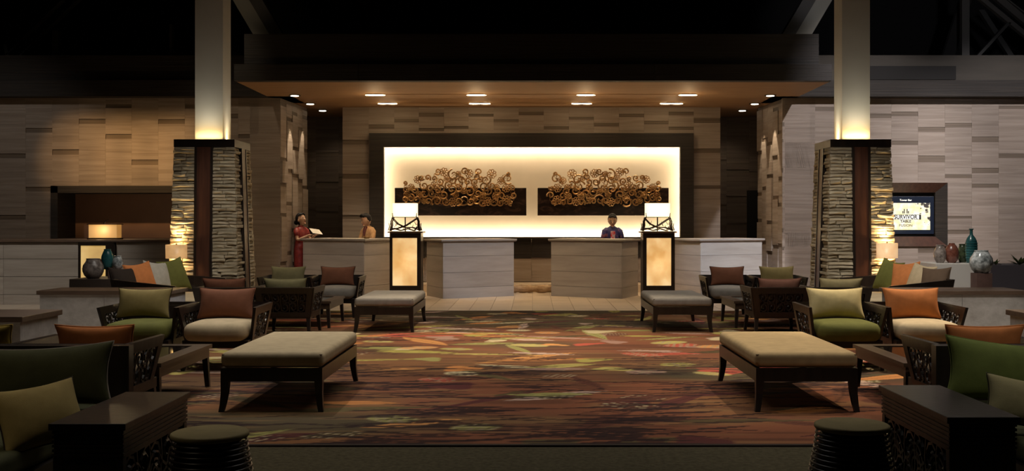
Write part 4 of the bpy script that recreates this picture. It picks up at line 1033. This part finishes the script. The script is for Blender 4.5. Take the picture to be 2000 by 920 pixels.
# ---------------------------------------------------------------- foreground console tables, drum stools, sofas
def console(x0, x1, y0, y1, zt, sg, lab):
    t = root('console_table', lab, 'table', ((x0+x1)/2, (y0+y1)/2, .006), 0, 'dark carved end tables')
    MB().box(x0, x1, y0, y1, zt-.03, zt).build('tabletop', M['darkwood'], t, bevel=.003)
    m = MB()
    for k in range(6):
        z = zt-.045-k*.02; m.box(x0+.012, x1-.012, y0+.012, y1-.012, z, z+.012)
    m.box(x0+.018, x1-.018, y0+.018, y1-.018, zt-.16, zt-.03); m.build('fluted_frieze', M['darkwood'], t)
    for xx in (x0+.015, x1-.055):
        for yy in (y0+.015, y1-.055): MB().box(xx, xx+.04, yy, yy+.04, .006, zt-.15).build('leg', M['darkwood'], t)
    xi = x0+.03 if sg > 0 else x1-.03
    for (A, B, C, D) in (((xi, y1-.05, .06), (xi, y0+.05, .06), (xi, y0+.05, zt-.16), (xi, y1-.05, zt-.16)),):
        f, LU, LV = quadmap(A, B, C, D); g_ = MB(); qbox(g_, f, 0, 1, 0, .08, .01)
        for k in range(3):
            cu = (k+.5)/3
            for rr in (.13, .09, .05): g_.tube([f(cu+rr*math.cos(a), .5+rr*2.6*math.sin(a)) for a in [2*PI*q/16 for q in range(16)]], .008, 4, closed=True)
        fret(g_, f, LU, LV, 0, 1, .08, 1, .01, .15); g_.build('fretwork', M['darkwood'], t)
    xo = x1-.03 if sg > 0 else x0+.03
    MB().box(x0+.05, x1-.05, y0+.02, y0+.03, .04, zt-.16).box(x0+.05, x1-.05, y1-.03, y1-.02, .04, zt-.16).box(xo-.006, xo+.006, y0+.05, y1-.05, .04, zt-.16).build('solid_panel', M['darkwood'], t)
console(1.86, 2.19, 4.82, 5.78, .55, 1, 'dark carved end table at the lower right, front of the green cushions')
console(-2.10, -1.765, 4.66, 5.55, .55, -1, 'dark carved end table at the lower left, front of the olive cushions')
M['stooltop'] = fabric('olive_leather_top', (.26, .21, .10))
def drum(x, y, lab):
    t = root('drum_stool', lab, 'stool', (x, y, .006), 0, 'round slatted drum stools')
    MB().lathe([(.172, .425), (.178, .432), (.178, .446), (.168, .452)], (x, y, 0), 32).build('seat_top', M['stooltop'], t, True)
    prof = [(.165, .425), (.175, .35), (.20, .22), (.215, .12), (.205, .04), (.18, .006)]
    MB().lathe([(r_-.02, z) for r_, z in prof][::-1], (x, y, 0), 28).build('drum_body', M['darkwood'], t, True)
    for k in range(17):
        z = .03+k*.0235
        rr = np.interp(z, [p[1] for p in prof][::-1], [p[0] for p in prof][::-1])
        MB().tube([(x+rr*math.cos(a), y+rr*math.sin(a), z) for a in [2*PI*j/28 for j in range(28)]], .0075, 5, closed=True).build('hoop', M['darkwood'], t, True)
drum(1.545, 5.2, 'round dark drum stool with olive top beside the right end table')
drum(-1.50, 5.0, 'round dark drum stool beside the left end table, partly cut off')
def sofa(sg, lab):
    x0, x1 = 2.44, 4.3
    t = root('deep_sofa', lab, 'sofa', (sg*3.2, 5.7, .006))
    X = lambda a, b: (min(sg*a, sg*b), max(sg*a, sg*b))
    MB().box(*X(x0, x1), 4.75, 6.75, .10, .21).build('base', M['darkwood'], t)
    for a in (x0+.05, x1-.05):
        for b in (4.8, 6.7): MB().box(sg*a-.03, sg*a+.03, b-.03, b+.03, .006, .10).build('leg', M['darkwood'], t)
    MB().box(*X(2.5, x1), 6.66, 6.74, .21, .66).build('backrest', M['darkwood'], t)
    V, Fc = rbox(x1-x0-.04, 1.9, .12, .04, 6); addmesh('seat_cushion', frompy('seat_cushion', V, Fc, True), t, M['f_dgreen'], loc=(sg*(x0+x1)/2-sg*3.2, 0.0, .204))
    return t
sofa(-1, 'deep low sofa with dark green seat at the lower left edge'); sofa(1, 'deep low sofa with dark green seat at the lower right edge')
pillow(-2.86, 6.30, .33, .80, .37, .20, 'f_dgreen', 'large dark green cushion on the lower left sofa', 'foreground sofa cushions', .25, .0, -.06, 'f_grey', seed=50)
pillow(2.84, 6.30, .34, .84, .37, .20, 'f_leaf', 'large leaf green cushion on the lower right sofa', 'foreground sofa cushions', .25, 0, .10, seed=51)
pillow(-2.45, 5.35, .30, .42, .35, .17, 'f_olive', 'smaller olive cushion with dark piping at the lower left', 'foreground sofa cushions', .55, .75, -.10, 'f_dark', seed=52)
pillow(2.60, 5.55, .34, .50, .27, .15, 'f_sage', 'smaller pale green cushion behind the right end table', 'foreground sofa cushions', .5, -.2, .16, 'f_dgreen', seed=53)

# ---------------------------------------------------------------- low stone walls
def low_wall(x0, x1, y0, y1, zt, lab, grp='low stone walls'):
    t = root('low_stone_wall', lab, 'wall', ((x0+x1)/2, (y0+y1)/2, 0), 0, grp)
    MB().box(x0+.02, x1-.02, y0+.02, y1-.02, 0, zt-.05).build('core', M['blackgap'], t)
    n = 2
    for i in range(n):
        a, b = x0+(x1-x0)*i/n, x0+(x1-x0)*(i+1)/n
        for z0, z1 in ((.0, .14), (.146, zt-.05)):
            piece('stone_panel', a+.002, b-.002, y0, y0+.03, z0, z1, M['planter'], t); piece('stone_panel', a+.002, b-.002, y1-.03, y1, z0, z1, M['planter'], t)
    for z0, z1 in ((0, .14), (.146, zt-.05)):
        piece('stone_panel', x0, x0+.03, y0+.03, y1-.03, z0, z1, M['planter'], t); piece('stone_panel', x1-.03, x1, y0+.03, y1-.03, z0, z1, M['planter'], t)
    MB().box(x0-.03, x1+.03, y0-.03, y1+.03, zt-.05, zt).build('wooden_coping', M['edgewood'], t, bevel=.005)
    return t
low_wall(4.50, 6.05, 13.2, 13.85, .592, 'low pale stone wall with wooden coping behind the orange cushion armchair')
low_wall(-6.05, -4.47, 13.2, 13.85, .592, 'low stone wall with wooden coping behind the left green armchair')
low_wall(4.53, 6.2, 9.45, 10.2, .60, 'nearer low stone wall at the right picture edge')
low_wall(-6.2, -4.50, 9.45, 10.2, .60, 'nearer low stone wall at the left picture edge')

# ---------------------------------------------------------------- corner sofas by the columns
def corner_sofa(sg, lab):
    t = root('corner_sofa', lab, 'sofa', (sg*4.9, 15.2, 0))
    X = lambda a, b: (min(sg*a, sg*b), max(sg*a, sg*b))
    MB().box(*X(4.42, 5.6), 14.45, 16.1, .14, .27).build('base', M['darkwood'], t)
    for a in (4.48, 5.54):
        for b in (14.5, 16.04): MB().box(sg*a-.03, sg*a+.03, b-.03, b+.03, 0, .14).build('leg', M['darkwood'], t)
    V = [(sg*4.42, 16.10, .27), (sg*5.62, 16.10, .27), (sg*5.62, 16.15, .27), (sg*4.42, 16.15, .27), (sg*4.62, 16.14, .60), (sg*5.66, 16.22, .665), (sg*5.66, 16.27, .665), (sg*4.62, 16.19, .60)]
    MB().add(V, BF).build('backrest', M['darkwood'], t)
    V = [(sg*4.72, 14.42, .27), (sg*5.55, 14.42, .27), (sg*5.55, 14.46, .27), (sg*4.72, 14.46, .27), (sg*4.76, 14.34, .578), (sg*5.60, 14.34, .665), (sg*5.60, 14.38, .665), (sg*4.76, 14.38, .578)]
    MB().add(V, BF).build('arm', M['darkwood'], t)
    V = [(sg*5.56, 14.46, .27), (sg*5.60, 14.46, .27), (sg*5.60, 16.1, .27), (sg*5.56, 16.1, .27), (sg*5.62, 14.40, .665), (sg*5.66, 14.40, .665), (sg*5.66, 16.15, .665), (sg*5.62, 16.15, .665)]
    MB().add(V, BF).build('side_panel', M['darkwood'], t)
    V, Fc = rbox(1.12, 1.56, .14, .045, 6, crown=.01); addmesh('seat_cushion', frompy('seat_cushion', V, Fc, True), t, M['f_cream'], loc=(sg*(4.99-4.9), .07, .258))
corner_sofa(-1, 'corner sofa with cream seat before the left stone column'); corner_sofa(1, 'corner sofa with cream seat before the right stone column')
g_ = 'cushions on the corner sofas'
def row(sg, specs):
    for i, (px0, px1, pt, Y, mat, lab, rz) in enumerate(specs):
        pc = (px0+px1)/2; x, zt_ = P(pc, pt, Y); hh = (zt_-.42)*1.02
        pillow(x, Y, .412, .42, hh*1.08, .20, mat, lab, g_, .36, rz+(.12 if i % 2 else -.1), (.16, -.10, .12, -.05)[i]*sg, seed=60+i+sg)
row(1, [(1712, 1758, 511, 15.65, 'f_green', 'moss green cushion at the right corner sofa, nearest the column', -1.0), (1745, 1790, 515, 15.35, 'f_orange', 'orange cushion second in the right corner sofa row', -1.0),
        (1778, 1818, 519, 15.05, 'f_cream', 'cream cushion third in the right corner sofa row', -1.0), (1812, 1840, 524, 14.76, 'f_brown', 'cocoa brown cushion at the end of the right corner sofa row', -1.0)])
row(-1, [(318, 362, 509, 15.65, 'f_green', 'moss green cushion at the left corner sofa, nearest the column', 1.0), (286, 330, 513, 15.35, 'f_pale', 'pale cream cushion second in the left corner sofa row', 1.0),
         (254, 296, 516, 15.05, 'f_orange', 'burnt orange cushion third in the left corner sofa row', 1.0), (226, 258, 524, 14.76, 'f_dark', 'very dark cushion at the end of the left corner sofa row', 1.0)])
# drum lamps
def drum_lamp(x, Y, z0, z1, r_, mat, lab, pw):
    t = root('floor_lamp', lab, 'lamp', (x, Y, 0), 0, 'drum shade floor lamps')
    MB().lathe([(r_, z0), (r_, z1), (r_-.006, z1), (r_-.006, z0)], (x, Y, 0), 28, cap=False).build('lamp_shade', mat, t, True)
    MB().tube([(x, Y, .03), (x, Y, z1+.02)], .011, 8).build('pole', M['branch'], t)
    MB().lathe([(.14, .0), (.14, .02), (.02, .035)], (x, Y, 0), 20).build('base', M['branch'], t)
    MB().tube([(x-r_, Y, z1-.01), (x, Y, z1+.0), (x+r_, Y, z1-.01)], .004, 4).build('spider', M['branch'], t)
    point('lamp_bulb_or_fill', (x, Y, (z0+z1)/2), pw, (1, .66, .30), .04)
    spot('lamp_uplight', (x, Y+.0, z1+.03), (x*.985, Y+.5, 2.3), pw*2.4, (1, .68, .30), 95, 1, .05)
    spot('lamp_downlight', (x, Y+.03, z0-.02), (x*.985, Y+.35, 0), pw*.7, (1, .68, .30), 110, 1, .05)
drum_lamp(P(341, 0, 16.28)[0], 16.36, zz(505, 16.3), zz(478, 16.3), .158, M['shade_drum'], 'floor lamp with a woven drum shade before the left stone column', 15)
drum_lamp(P(1736, 0, 16.28)[0], 16.36, zz(504, 16.3), zz(475, 16.3), .158, M['shade_drum2'], 'bright floor lamp with a woven drum shade before the right stone column', 25)

# ---------------------------------------------------------------- pots, plinths, plants
def speck(name, stops, sc_, rough=.25, metal=0): return textured(name, stops, (1, 1, 1), rough, 6, .1, 'obj', nscale=sc_, metal=metal)
M['v_grey'] = speck('grey_glaze', [(.35, (.10, .08, .07)), (.6, (.35, .30, .27))], 12); M['v_red'] = speck('red_brown_glaze', [(.35, (.14, .045, .03)), (.7, (.24, .09, .06))], 20)
M['v_teal'] = speck('teal_glaze', [(.35, (.02, .10, .11)), (.6, (.06, .22, .23))], 5, .15); M['v_silver'] = speck('silver_streaked_glass', [(.35, (.10, .11, .11)), (.5, (.35, .38, .38)), (.65, (.75, .78, .78))], 13, .12)
M['v_green'] = speck('mottled_green_glaze', [(.4, (.02, .03, .015)), (.6, (.09, .12, .06))], 16); M['v_cop'] = speck('copper_glaze', [(.4, (.20, .06, .03)), (.6, (.42, .16, .08))], 10, .2)
M['leaf'] = textured('leaf_green', [(.3, (.03, .06, .01)), (.7, (.08, .12, .02))], (1, 1, 1), .5, 3, 0, nscale=10)
M['whitebox'] = plain('white_painted_plinth', (.62, .59, .55), .6); M['brownbox'] = textured('brown_plinth', [(.3, (.10, .055, .045)), (.7, (.15, .085, .07))], (1, 1, 1), .6, 4, .1, nscale=8)
M['bluebox'] = plain('blue_grey_planter', (.20, .19, .24), .6); M['darkbox'] = plain('dark_brown_box', (.045, .03, .022), .6)
def vase(px, Y, z0, prof, mat, name, lab, n=22, ribs=0):
    x = P(px, 0, Y)[0]; t = root(name, lab, 'vase', (x, Y, z0), 0, None)
    MB().lathe(prof, (x, Y, z0), n).build('body', mat, t, True)
    r0, zt_ = prof[-1]
    MB().tube([(x+r0*math.cos(a), Y+r0*math.sin(a), z0+zt_) for a in [2*PI*j/16 for j in range(16)]], .008, 5, closed=True).build('rim', mat, t, True)
    for k in range(ribs):
        z = prof[1][1]+k*.035; rr = float(np.interp(z, [p[1] for p in prof], [p[0] for p in prof]))
        MB().tube([(x+rr*math.cos(a), Y+rr*math.sin(a), z0+z) for a in [2*PI*j/20 for j in range(20)]], .006, 5, closed=True).build('rib', mat, t, True)
    return t
def egg(R, hh, base=.45, top=.4):
    return [(R*base, 0), (R*.82, hh*.16), (R*.97, hh*.36), (R, hh*.5), (R*.93, hh*.68), (R*.7, hh*.86), (R*top, hh)]
# right
YB2 = 15.3; zb2 = zz(514, 15.2)
tag(box('display_plinth', (P(1828, 0, 15.0)[0], P(1925, 0, 15.0)[0], 15.0, 15.8, 0, zb2), M['whitebox'], bevel=.005), 'white display plinth carrying pots by the right wall', 'plinth')
vase(1836, YB2, zb2, egg(.088, .25, .5, .6), M['v_grey'], 'grey_vase', 'small grey vase at the left end of the white plinth')
vase(1859, YB2, zb2, egg(.097, .275, .5, .35), M['v_red'], 'red_vase', 'red brown egg shaped vase on the white plinth')
vase(1880, YB2+.15, zb2, egg(.072, .26, .6, .6), M['v_green'], 'green_vase', 'mottled dark green vase beside the tall teal bottle')
vase(1897, YB2, zb2-.01, [(.065, 0), (.078, .08), (.083, .18), (.083, .29), (.06, .36), (.024, .41), (.02, .47), (.026, .49)], M['v_teal'], 'bottle_vase', 'tall ribbed teal bottle vase on the white plinth', ribs=8)
xp = P(1917, 0, 14.5)[0]
tag(box('pot_stand', (xp-.105, xp+.105, 14.4, 14.61, 0, zz(534, 14.4)), M['brownbox'], bevel=.004), 'narrow brown stand under the big silver vase', 'plinth')
vase(1916.5, 14.5, zz(534, 14.4), egg(.153, .30, .55, .55), M['v_silver'], 'silver_vase', 'big silver streaked round vase on the narrow brown stand')
tag(box('blue_planter', (P(1935, 0, 16.2)[0], 8.4, 16.2, 17.0, 0, zz(518, 16.2)), M['bluebox'], bevel=.005), 'long blue grey planter box at the right edge', 'planter')
def sprig(px, Y, z0, n, L, lab, seed):
    x = P(px, 0, Y)[0]; t = root('leafy_plant', lab, 'plant', (x, Y, z0)); r = random.Random(seed)
    for k in range(n):
        a = r.uniform(0, 2*PI); e_ = r.uniform(.15, .9); ln = L*r.uniform(.6, 1); d = Vector((math.cos(a)*math.cos(e_), math.sin(a)*math.cos(e_), math.sin(e_))); s_ = d.cross(Vector((0, 0, 1))).normalized()*ln*.16
        p0 = Vector((x, Y, z0)); V = [p0, p0+d*ln*.4+s_, p0+d*ln+Vector((0, 0, -ln*.1)), p0+d*ln*.4-s_, p0+d*ln*.45-Vector((0, 0, .012))]
        MB().add(V, [(0, 1, 4), (1, 2, 4), (2, 3, 4), (3, 0, 4)]).build('leaf', M['leaf'], t)
sprig(1944, 16.4, zz(518, 16.2), 7, .16, 'small sprig of leaves at the left end of the blue planter', 1); sprig(1992, 16.4, zz(518, 16.2), 16, .24, 'bushy green plant in the blue planter at the picture edge', 2)
# left
zl = zz(545, 15.0)
tag(box('display_plinth', (P(138, 0, 15.0)[0], P(250, 0, 15.0)[0], 14.95, 15.8, 0, zl), M['darkbox'], bevel=.005), 'dark display plinth carrying pots by the left service counter', 'plinth')
tag(box('pot_stand', (P(205, 0, 15.2)[0], P(246, 0, 15.2)[0], 15.3, 15.6, zl, zz(527, 15.3)), M['brownbox'], bevel=.004), 'small brown block under the teal and silver pots', 'plinth')
vase(182, 15.15, zl, egg(.145, .275, .5, .6), M['v_grey'], 'round_vase', 'big round grey brown vase on the left dark plinth')
vase(199, 15.42, zz(527, 15.3), egg(.05, .14, .6, .5), M['v_cop'], 'copper_vase', 'copper vase between the round vase and the teal egg')
vase(210, 15.45, zz(527, 15.3), egg(.088, .285, .5, .5), M['v_teal'], 'teal_vase', 'glossy dark teal egg shaped vase on the left block')
vase(230, 15.42, zz(527, 15.3), egg(.075, .19, .5, .6), M['v_silver'], 'silver_vase', 'small silver patterned vase on the left block')

# ---------------------------------------------------------------- people
SKIN = textured('skin', [(.3, (.52, .31, .20)), (.7, (.60, .37, .25))], (1, 1, 1), .5, 2, 0, 'obj', nscale=8)
HAIR = plain('black_hair', (.008, .006, .006), .6, spec=.25); EYEW = plain('eye_white', (.6, .58, .55), .3); LIP = plain('lip_red', (.35, .07, .06), .4); BLK = plain('pupil_dark', (.01, .008, .008), .2); SHOE = plain('black_shoe', (.01, .01, .01), .3)
def person(loc, rz, lab, arms, head_tilt=(0, 0), sex='f'):
    """stands facing -Y; arms: per side (elbow, wrist, fingertip direction)"""
    t = root('person', lab, 'person', loc, rz, static=False)
    verts = []; edges = []; rad = []
    def v(p, r_, par=None):
        verts.append(Vector(p)); rad.append(r_)
        if par is not None: edges.append((par, len(verts)-1))
        return len(verts)-1
    pel = v((0, 0, .90), .105); sp = v((0, .01, 1.05), .09, pel); ch = v((0, .0, 1.20), .10, sp); nb = v((0, .01, 1.32), .055, ch); nk = v((0, .0, 1.39), .052, nb)
    for s_ in (-1, 1):
        hp = v((s_*.08, 0, .84), .085, pel); kn = v((s_*.085, -.01, .46), .052, hp); an = v((s_*.085, .02, .09), .034, kn); v((s_*.09, -.13, .035), .028, an)
        sh = v((s_*.15, .01, 1.285), .052, ch); el, wr_, fd = arms[0 if s_ < 0 else 1]
        e1 = v(el, .036, sh); w1 = v(wr_, .025, e1); fd = Vector(fd).normalized(); sd = fd.cross(Vector((0, 0, 1))).normalized(); 
        pm = v(Vector(wr_)+fd*.05, .026, w1)
        base = Vector(wr_)+fd*.075
        for k, (o_, ln) in enumerate(((-.030, .055), (-.011, .070), (.009, .074), (.028, .062))):
            k1 = v(base+sd*o_, .0095, pm); k2 = v(base+sd*o_*1.1+fd*ln*.5+Vector((0, 0, -.006)), .0085, k1); v(base+sd*o_*1.1+fd*ln*.9+Vector((0, 0, -.022)), .007, k2)
        th = v(Vector(wr_)+fd*.03+sd*(-s_)*.032, .011, w1); v(Vector(wr_)+fd*.075+sd*(-s_)*.052+Vector((0, 0, .004)), .009, th)
    me = bpy.data.meshes.new('sk'); me.from_pydata([tuple(p) for p in verts], edges, []); so = bpy.data.objects.new('sk', me); COL.objects.link(so)
    md = so.modifiers.new('s', 'SKIN'); sv = me.skin_vertices[0].data
    for i, r_ in enumerate(rad): sv[i].radius = (r_, r_)
    sv[0].use_root = True
    ss = so.modifiers.new('ss', 'SUBSURF'); ss.levels = 1
    bpy.context.view_layer.update(); m2 = bpy.data.meshes.new_from_object(so.evaluated_get(bpy.context.evaluated_depsgraph_get()))
    mb = MB(); mb.add([tuple(p.co) for p in m2.vertices], [tuple(p.vertices) for p in m2.polygons]); bpy.data.objects.remove(so)
    mb.ellip((0, .005, 1.20), (.135, .088, .14)); mb.ellip((0, .01, .92), (.15, .10, .13))
    ht, hy = head_tilt; R = Matrix.Rotation(hy, 3, 'Z') @ Matrix.Rotation(ht, 3, 'X'); nc = Vector((0, 0, 1.38))
    HP = lambda p: nc+R @ ((Vector(p)-nc)*1.15)
    hc = Vector((0, -.012, 1.478))
    def face(p):
        q = p.copy()
        if q.z < 0: q.x *= 1+q.z*1.9; q.y *= 1+q.z*.9
        if q.y < 0: q.y *= .93
        return q
    hb = MB(); hb.ellip(hc, (.073, .092, .112), 20, 16, face)
    hb.ellip(hc+Vector((0, -.090, -.018)), (.012, .018, .022), 8, 6); hb.ellip(hc+Vector((0, -.078, -.082)), (.022, .016, .018), 8, 6)
    for s_ in (-1, 1): hb.ellip(hc+Vector((s_*.073, .004, -.012)), (.010, .018, .028), 8, 6)
    mb.add([HP(p) for p in hb.V], hb.F)
    bm_ = mb.mesh('body', True); bo = addmesh('body', bm_, t, SKIN)
    rm = bo.modifiers.new('r', 'REMESH'); rm.mode = 'VOXEL'; rm.voxel_size = .0065; rm.use_smooth_shade = True
    sm = bo.modifiers.new('sm', 'SMOOTH'); sm.factor = .5; sm.iterations = 2
    for s_ in (-1, 1):
        e_ = MB().ellip((0, 0, 0), (.013, .006, .008), 8, 6); e_.V = [HP(Vector(p)+hc+Vector((s_*.028, -.079, .006))) for p in e_.V]; eo = e_.build('eye', EYEW, t, True)
        e_ = MB().ellip((0, 0, 0), (.006, .004, .006), 8, 6); e_.V = [HP(Vector(p)+hc+Vector((s_*.028, -.084, .005))) for p in e_.V]; e_.build('pupil', BLK, eo, True)
        e_ = MB().ellip((0, 0, 0), (.018, .005, .0035), 8, 5); e_.V = [HP(Vector(p)+hc+Vector((s_*.030, -.080, .027))) for p in e_.V]; e_.build('eyebrow', HAIR, t, True)
        MB().ellip((s_*.09, -.06, .035), (.042, .115, .035), 12, 8).build('shoe', SHOE, t, True)
    e_ = MB().ellip((0, 0, 0), (.020, .006, .007), 8, 6); e_.V = [HP(Vector(p)+hc+Vector((0, -.083, -.055))) for p in e_.V]; e_.build('mouth', LIP, t, True)
    h_ = MB()
    def hf(p):
        q = p.copy()
        if q.y < -.01:
            lim = .064+.25*max(0, abs(q.x)-.03)*(-1)
            if q.z < lim: q.y = max(q.y, -.012-.2*abs(q.z)*0)
        if q.z < -.05 and sex == 'm': q.z = -.05; q.x *= .9; q.y *= .9
        return q
    h_.ellip(hc+Vector((0, .010, .014)), (.083, .100, .114), 24, 18, hf)
    for k in range(7): h_.ellip(hc+Vector((-.05+k*.0165, -.058+abs(k-3)*.004, .098-abs(k-3)*.006)), (.016, .024, .017), 7, 5)
    if sex == 'f': h_.ellip(hc+Vector((0, .115, -.03)), (.045, .04, .045), 12, 8)
    else: 
        for k in range(9): h_.ellip(hc+Vector((-.05+k*.0125, -.05+.01*(k % 2), .115-abs(k-4)*.005)), (.014, .03, .022), 7, 5)
    h_.V = [HP(p) for p in h_.V]; h_.build('hair', HAIR, t, True)
    return t
def loft(rings, n=24):
    m = MB(); V = []; Fc = []
    for (cx, cy, z, rx, ry) in rings:
        for j in range(n): V.append((cx+rx*math.cos(2*PI*j/n), cy+ry*math.sin(2*PI*j/n), z))
    for i in range(len(rings)-1):
        for j in range(n): Fc.append((i*n+j, i*n+(j+1) % n, (i+1)*n+(j+1) % n, (i+1)*n+j))
    return m.add(V, Fc)
def sleeves(m, arms, frac, r0=.060, r1=.048):
    for s_, (el, wr_, _) in zip((-1, 1), arms):
        sh = Vector((s_*.15, .01, 1.285)); el = Vector(el); wr_ = Vector(wr_); pts = [sh+Vector((-s_*.05, 0, .02)), sh+(el-sh)*.15]
        if frac <= 1: pts += [sh+(el-sh)*.5*frac, sh+(el-sh)*frac]; rs = [r0*.8, r0, r0*.95, r1*1.05]
        else: pts += [sh+(el-sh)*.55, el, el+(wr_-el)*(frac-1)]; rs = [r0*.85, r0, r0*.95, r1*1.08, r1*.85]
        m.tube(pts, rs, 12)
def clothes(t, mat, arms, z0, frac, name='dress', rings=None):
    top = [(0, .008, 1.365, .052, .05), (0, .008, 1.345, .075, .062), (0, .008, 1.325, .125, .075), (0, .008, 1.29, .165, .088), (0, .005, 1.24, .16, .10), (0, .003, 1.16, .15, .108), (0, .005, 1.06, .128, .10), (0, .01, .98, .145, .112), (0, .01, .90, .168, .122)]
    low = rings or [(0, .01, .80, .170, .125), (0, .01, .62, .158, .125), (0, .01, z0, .150, .125)]
    m = loft(top+low); sleeves(m, arms, frac); o = m.build(name, mat, t, True)
    return o
# woman in red
RED = textured('red_silk', [(.4, (.17, .014, .016)), (.6, (.27, .03, .025))], (1, 1, 1), .45, 3, .1, 'obj', nscale=14)
arms = [((-.20, -.07, 1.07), (-.11, -.26, 1.17), (.25, -1, .25)), ((.20, -.07, 1.07), (.10, -.26, 1.17), (-.2, -1, .25))]
p1 = person((P(588.5, 0, 22.05)[0], 22.05, 0), math.radians(62), 'woman in a red dress holding a sheet of paper at the far left desk', arms, (-.20, 0), 'f')
clothes(p1, RED, arms, .50, .62)
MB().tube([(.0, -.105, 1.10), (.0, -.115, .8), (.02, -.12, .52)], .004, 4).build('dress_slit', plain('dark_red_trim', (.08, .004, .006), .5), p1)
MB().tube([(.052*math.cos(a), .008+.05*math.sin(a), 1.365) for a in [2*PI*j/14 for j in range(14)]], .009, 5, closed=True).build('collar', RED, p1)
R1 = Matrix.Rotation(math.radians(62), 3, 'Z'); hp_ = Vector(p1.location)+R1 @ Vector((0, -.38, 1.255))
pp = MB().box(-.125, .125, -.0015, .0015, -.085, .085); po = pp.build('paper_sheet', plain('cream_paper', (.72, .66, .55), .7)); po.location = hp_; po.rotation_euler = (math.radians(-55), .12, math.radians(48)); tag(po, 'cream sheet of paper held by the woman in red', 'paper')
# man in tan
TAN = textured('tan_linen_jacket', [(.4, (.44, .24, .11)), (.6, (.54, .32, .16))], (1, 1, 1), .8, 3, .1, 'obj', nscale=20)
arms = [((-.20, -.05, 1.05), (-.08, -.22, .98), (.3, -1, -.1)), ((.20, -.05, 1.05), (.10, -.23, 1.0), (-.3, -1, -.1))]
p2 = person((P(719, 0, 22.4)[0], 22.4, 0), math.radians(-42), 'short haired man in a tan jacket standing behind the far left desk', arms, (.30, -.25), 'm')
clothes(p2, TAN, arms, .80, 1.8, 'jacket', [(0, .01, .84, .170, .125)])
MB().tube([(-.035, -.06, 1.35), (-.02, -.098, 1.24), (0, -.112, 1.10)], [.018, .02, .012], 6).tube([(.035, -.06, 1.35), (.02, -.098, 1.24), (0, -.112, 1.10)], [.018, .02, .012], 6).build('shirt_front', fabric('mauve_shirt', (.20, .07, .07)), p2)
loft([(0, .01, .92, .16, .118), (0, .01, .8, .168, .12), (0, .01, .3, .15, .11), (0, .01, .10, .15, .11)]).build('trousers', M['f_dark'], p2, True)
# woman in navy
NAVY = textured('navy_print_blouse', [(.45, (.018, .018, .10)), (.55, (.03, .03, .16)), (.62, (.25, .10, .16))], (1, 1, 1), .6, 4, .05, 'obj', nscale=10)
arms = [((-.21, -.04, 1.05), (-.10, -.22, .99), (.3, -1, -.1)), ((.21, -.04, 1.05), (.10, -.22, .99), (-.3, -1, -.1))]
p3 = person((P(1196, 0, 21.95)[0], 21.95, 0), math.radians(6), 'woman in a navy and red blouse looking down behind the right centre desk', arms, (.38, -.15), 'f')
clothes(p3, NAVY, arms, .80, .8, 'blouse', [(0, .01, .84, .170, .125)])
MB().box(-.055, .035, -.118, -.10, 1.08, 1.26).build('red_print_panel', textured('red_white_print', [(.4, (.55, .02, .03)), (.6, (.5, .42, .48))], (1, 1, 1), .6, 2, 0, 'obj', nscale=22), p3, bevel=.006)
loft([(0, .01, .92, .16, .118), (0, .01, .8, .168, .12), (0, .01, .5, .155, .12)]).build('skirt', M['f_dark'], p3, True)
# things on the desks
tag(MB().lathe([(.05, 0), (.07, .02), (.09, .05)], (P(716, 0, 21.3)[0], 21.3, 1.115), 16).build('brass_bowl', M['gold'], smooth=True), 'small brass bowl on the far left desk in front of the man', 'bowl')
bpy.context.view_layer.update()
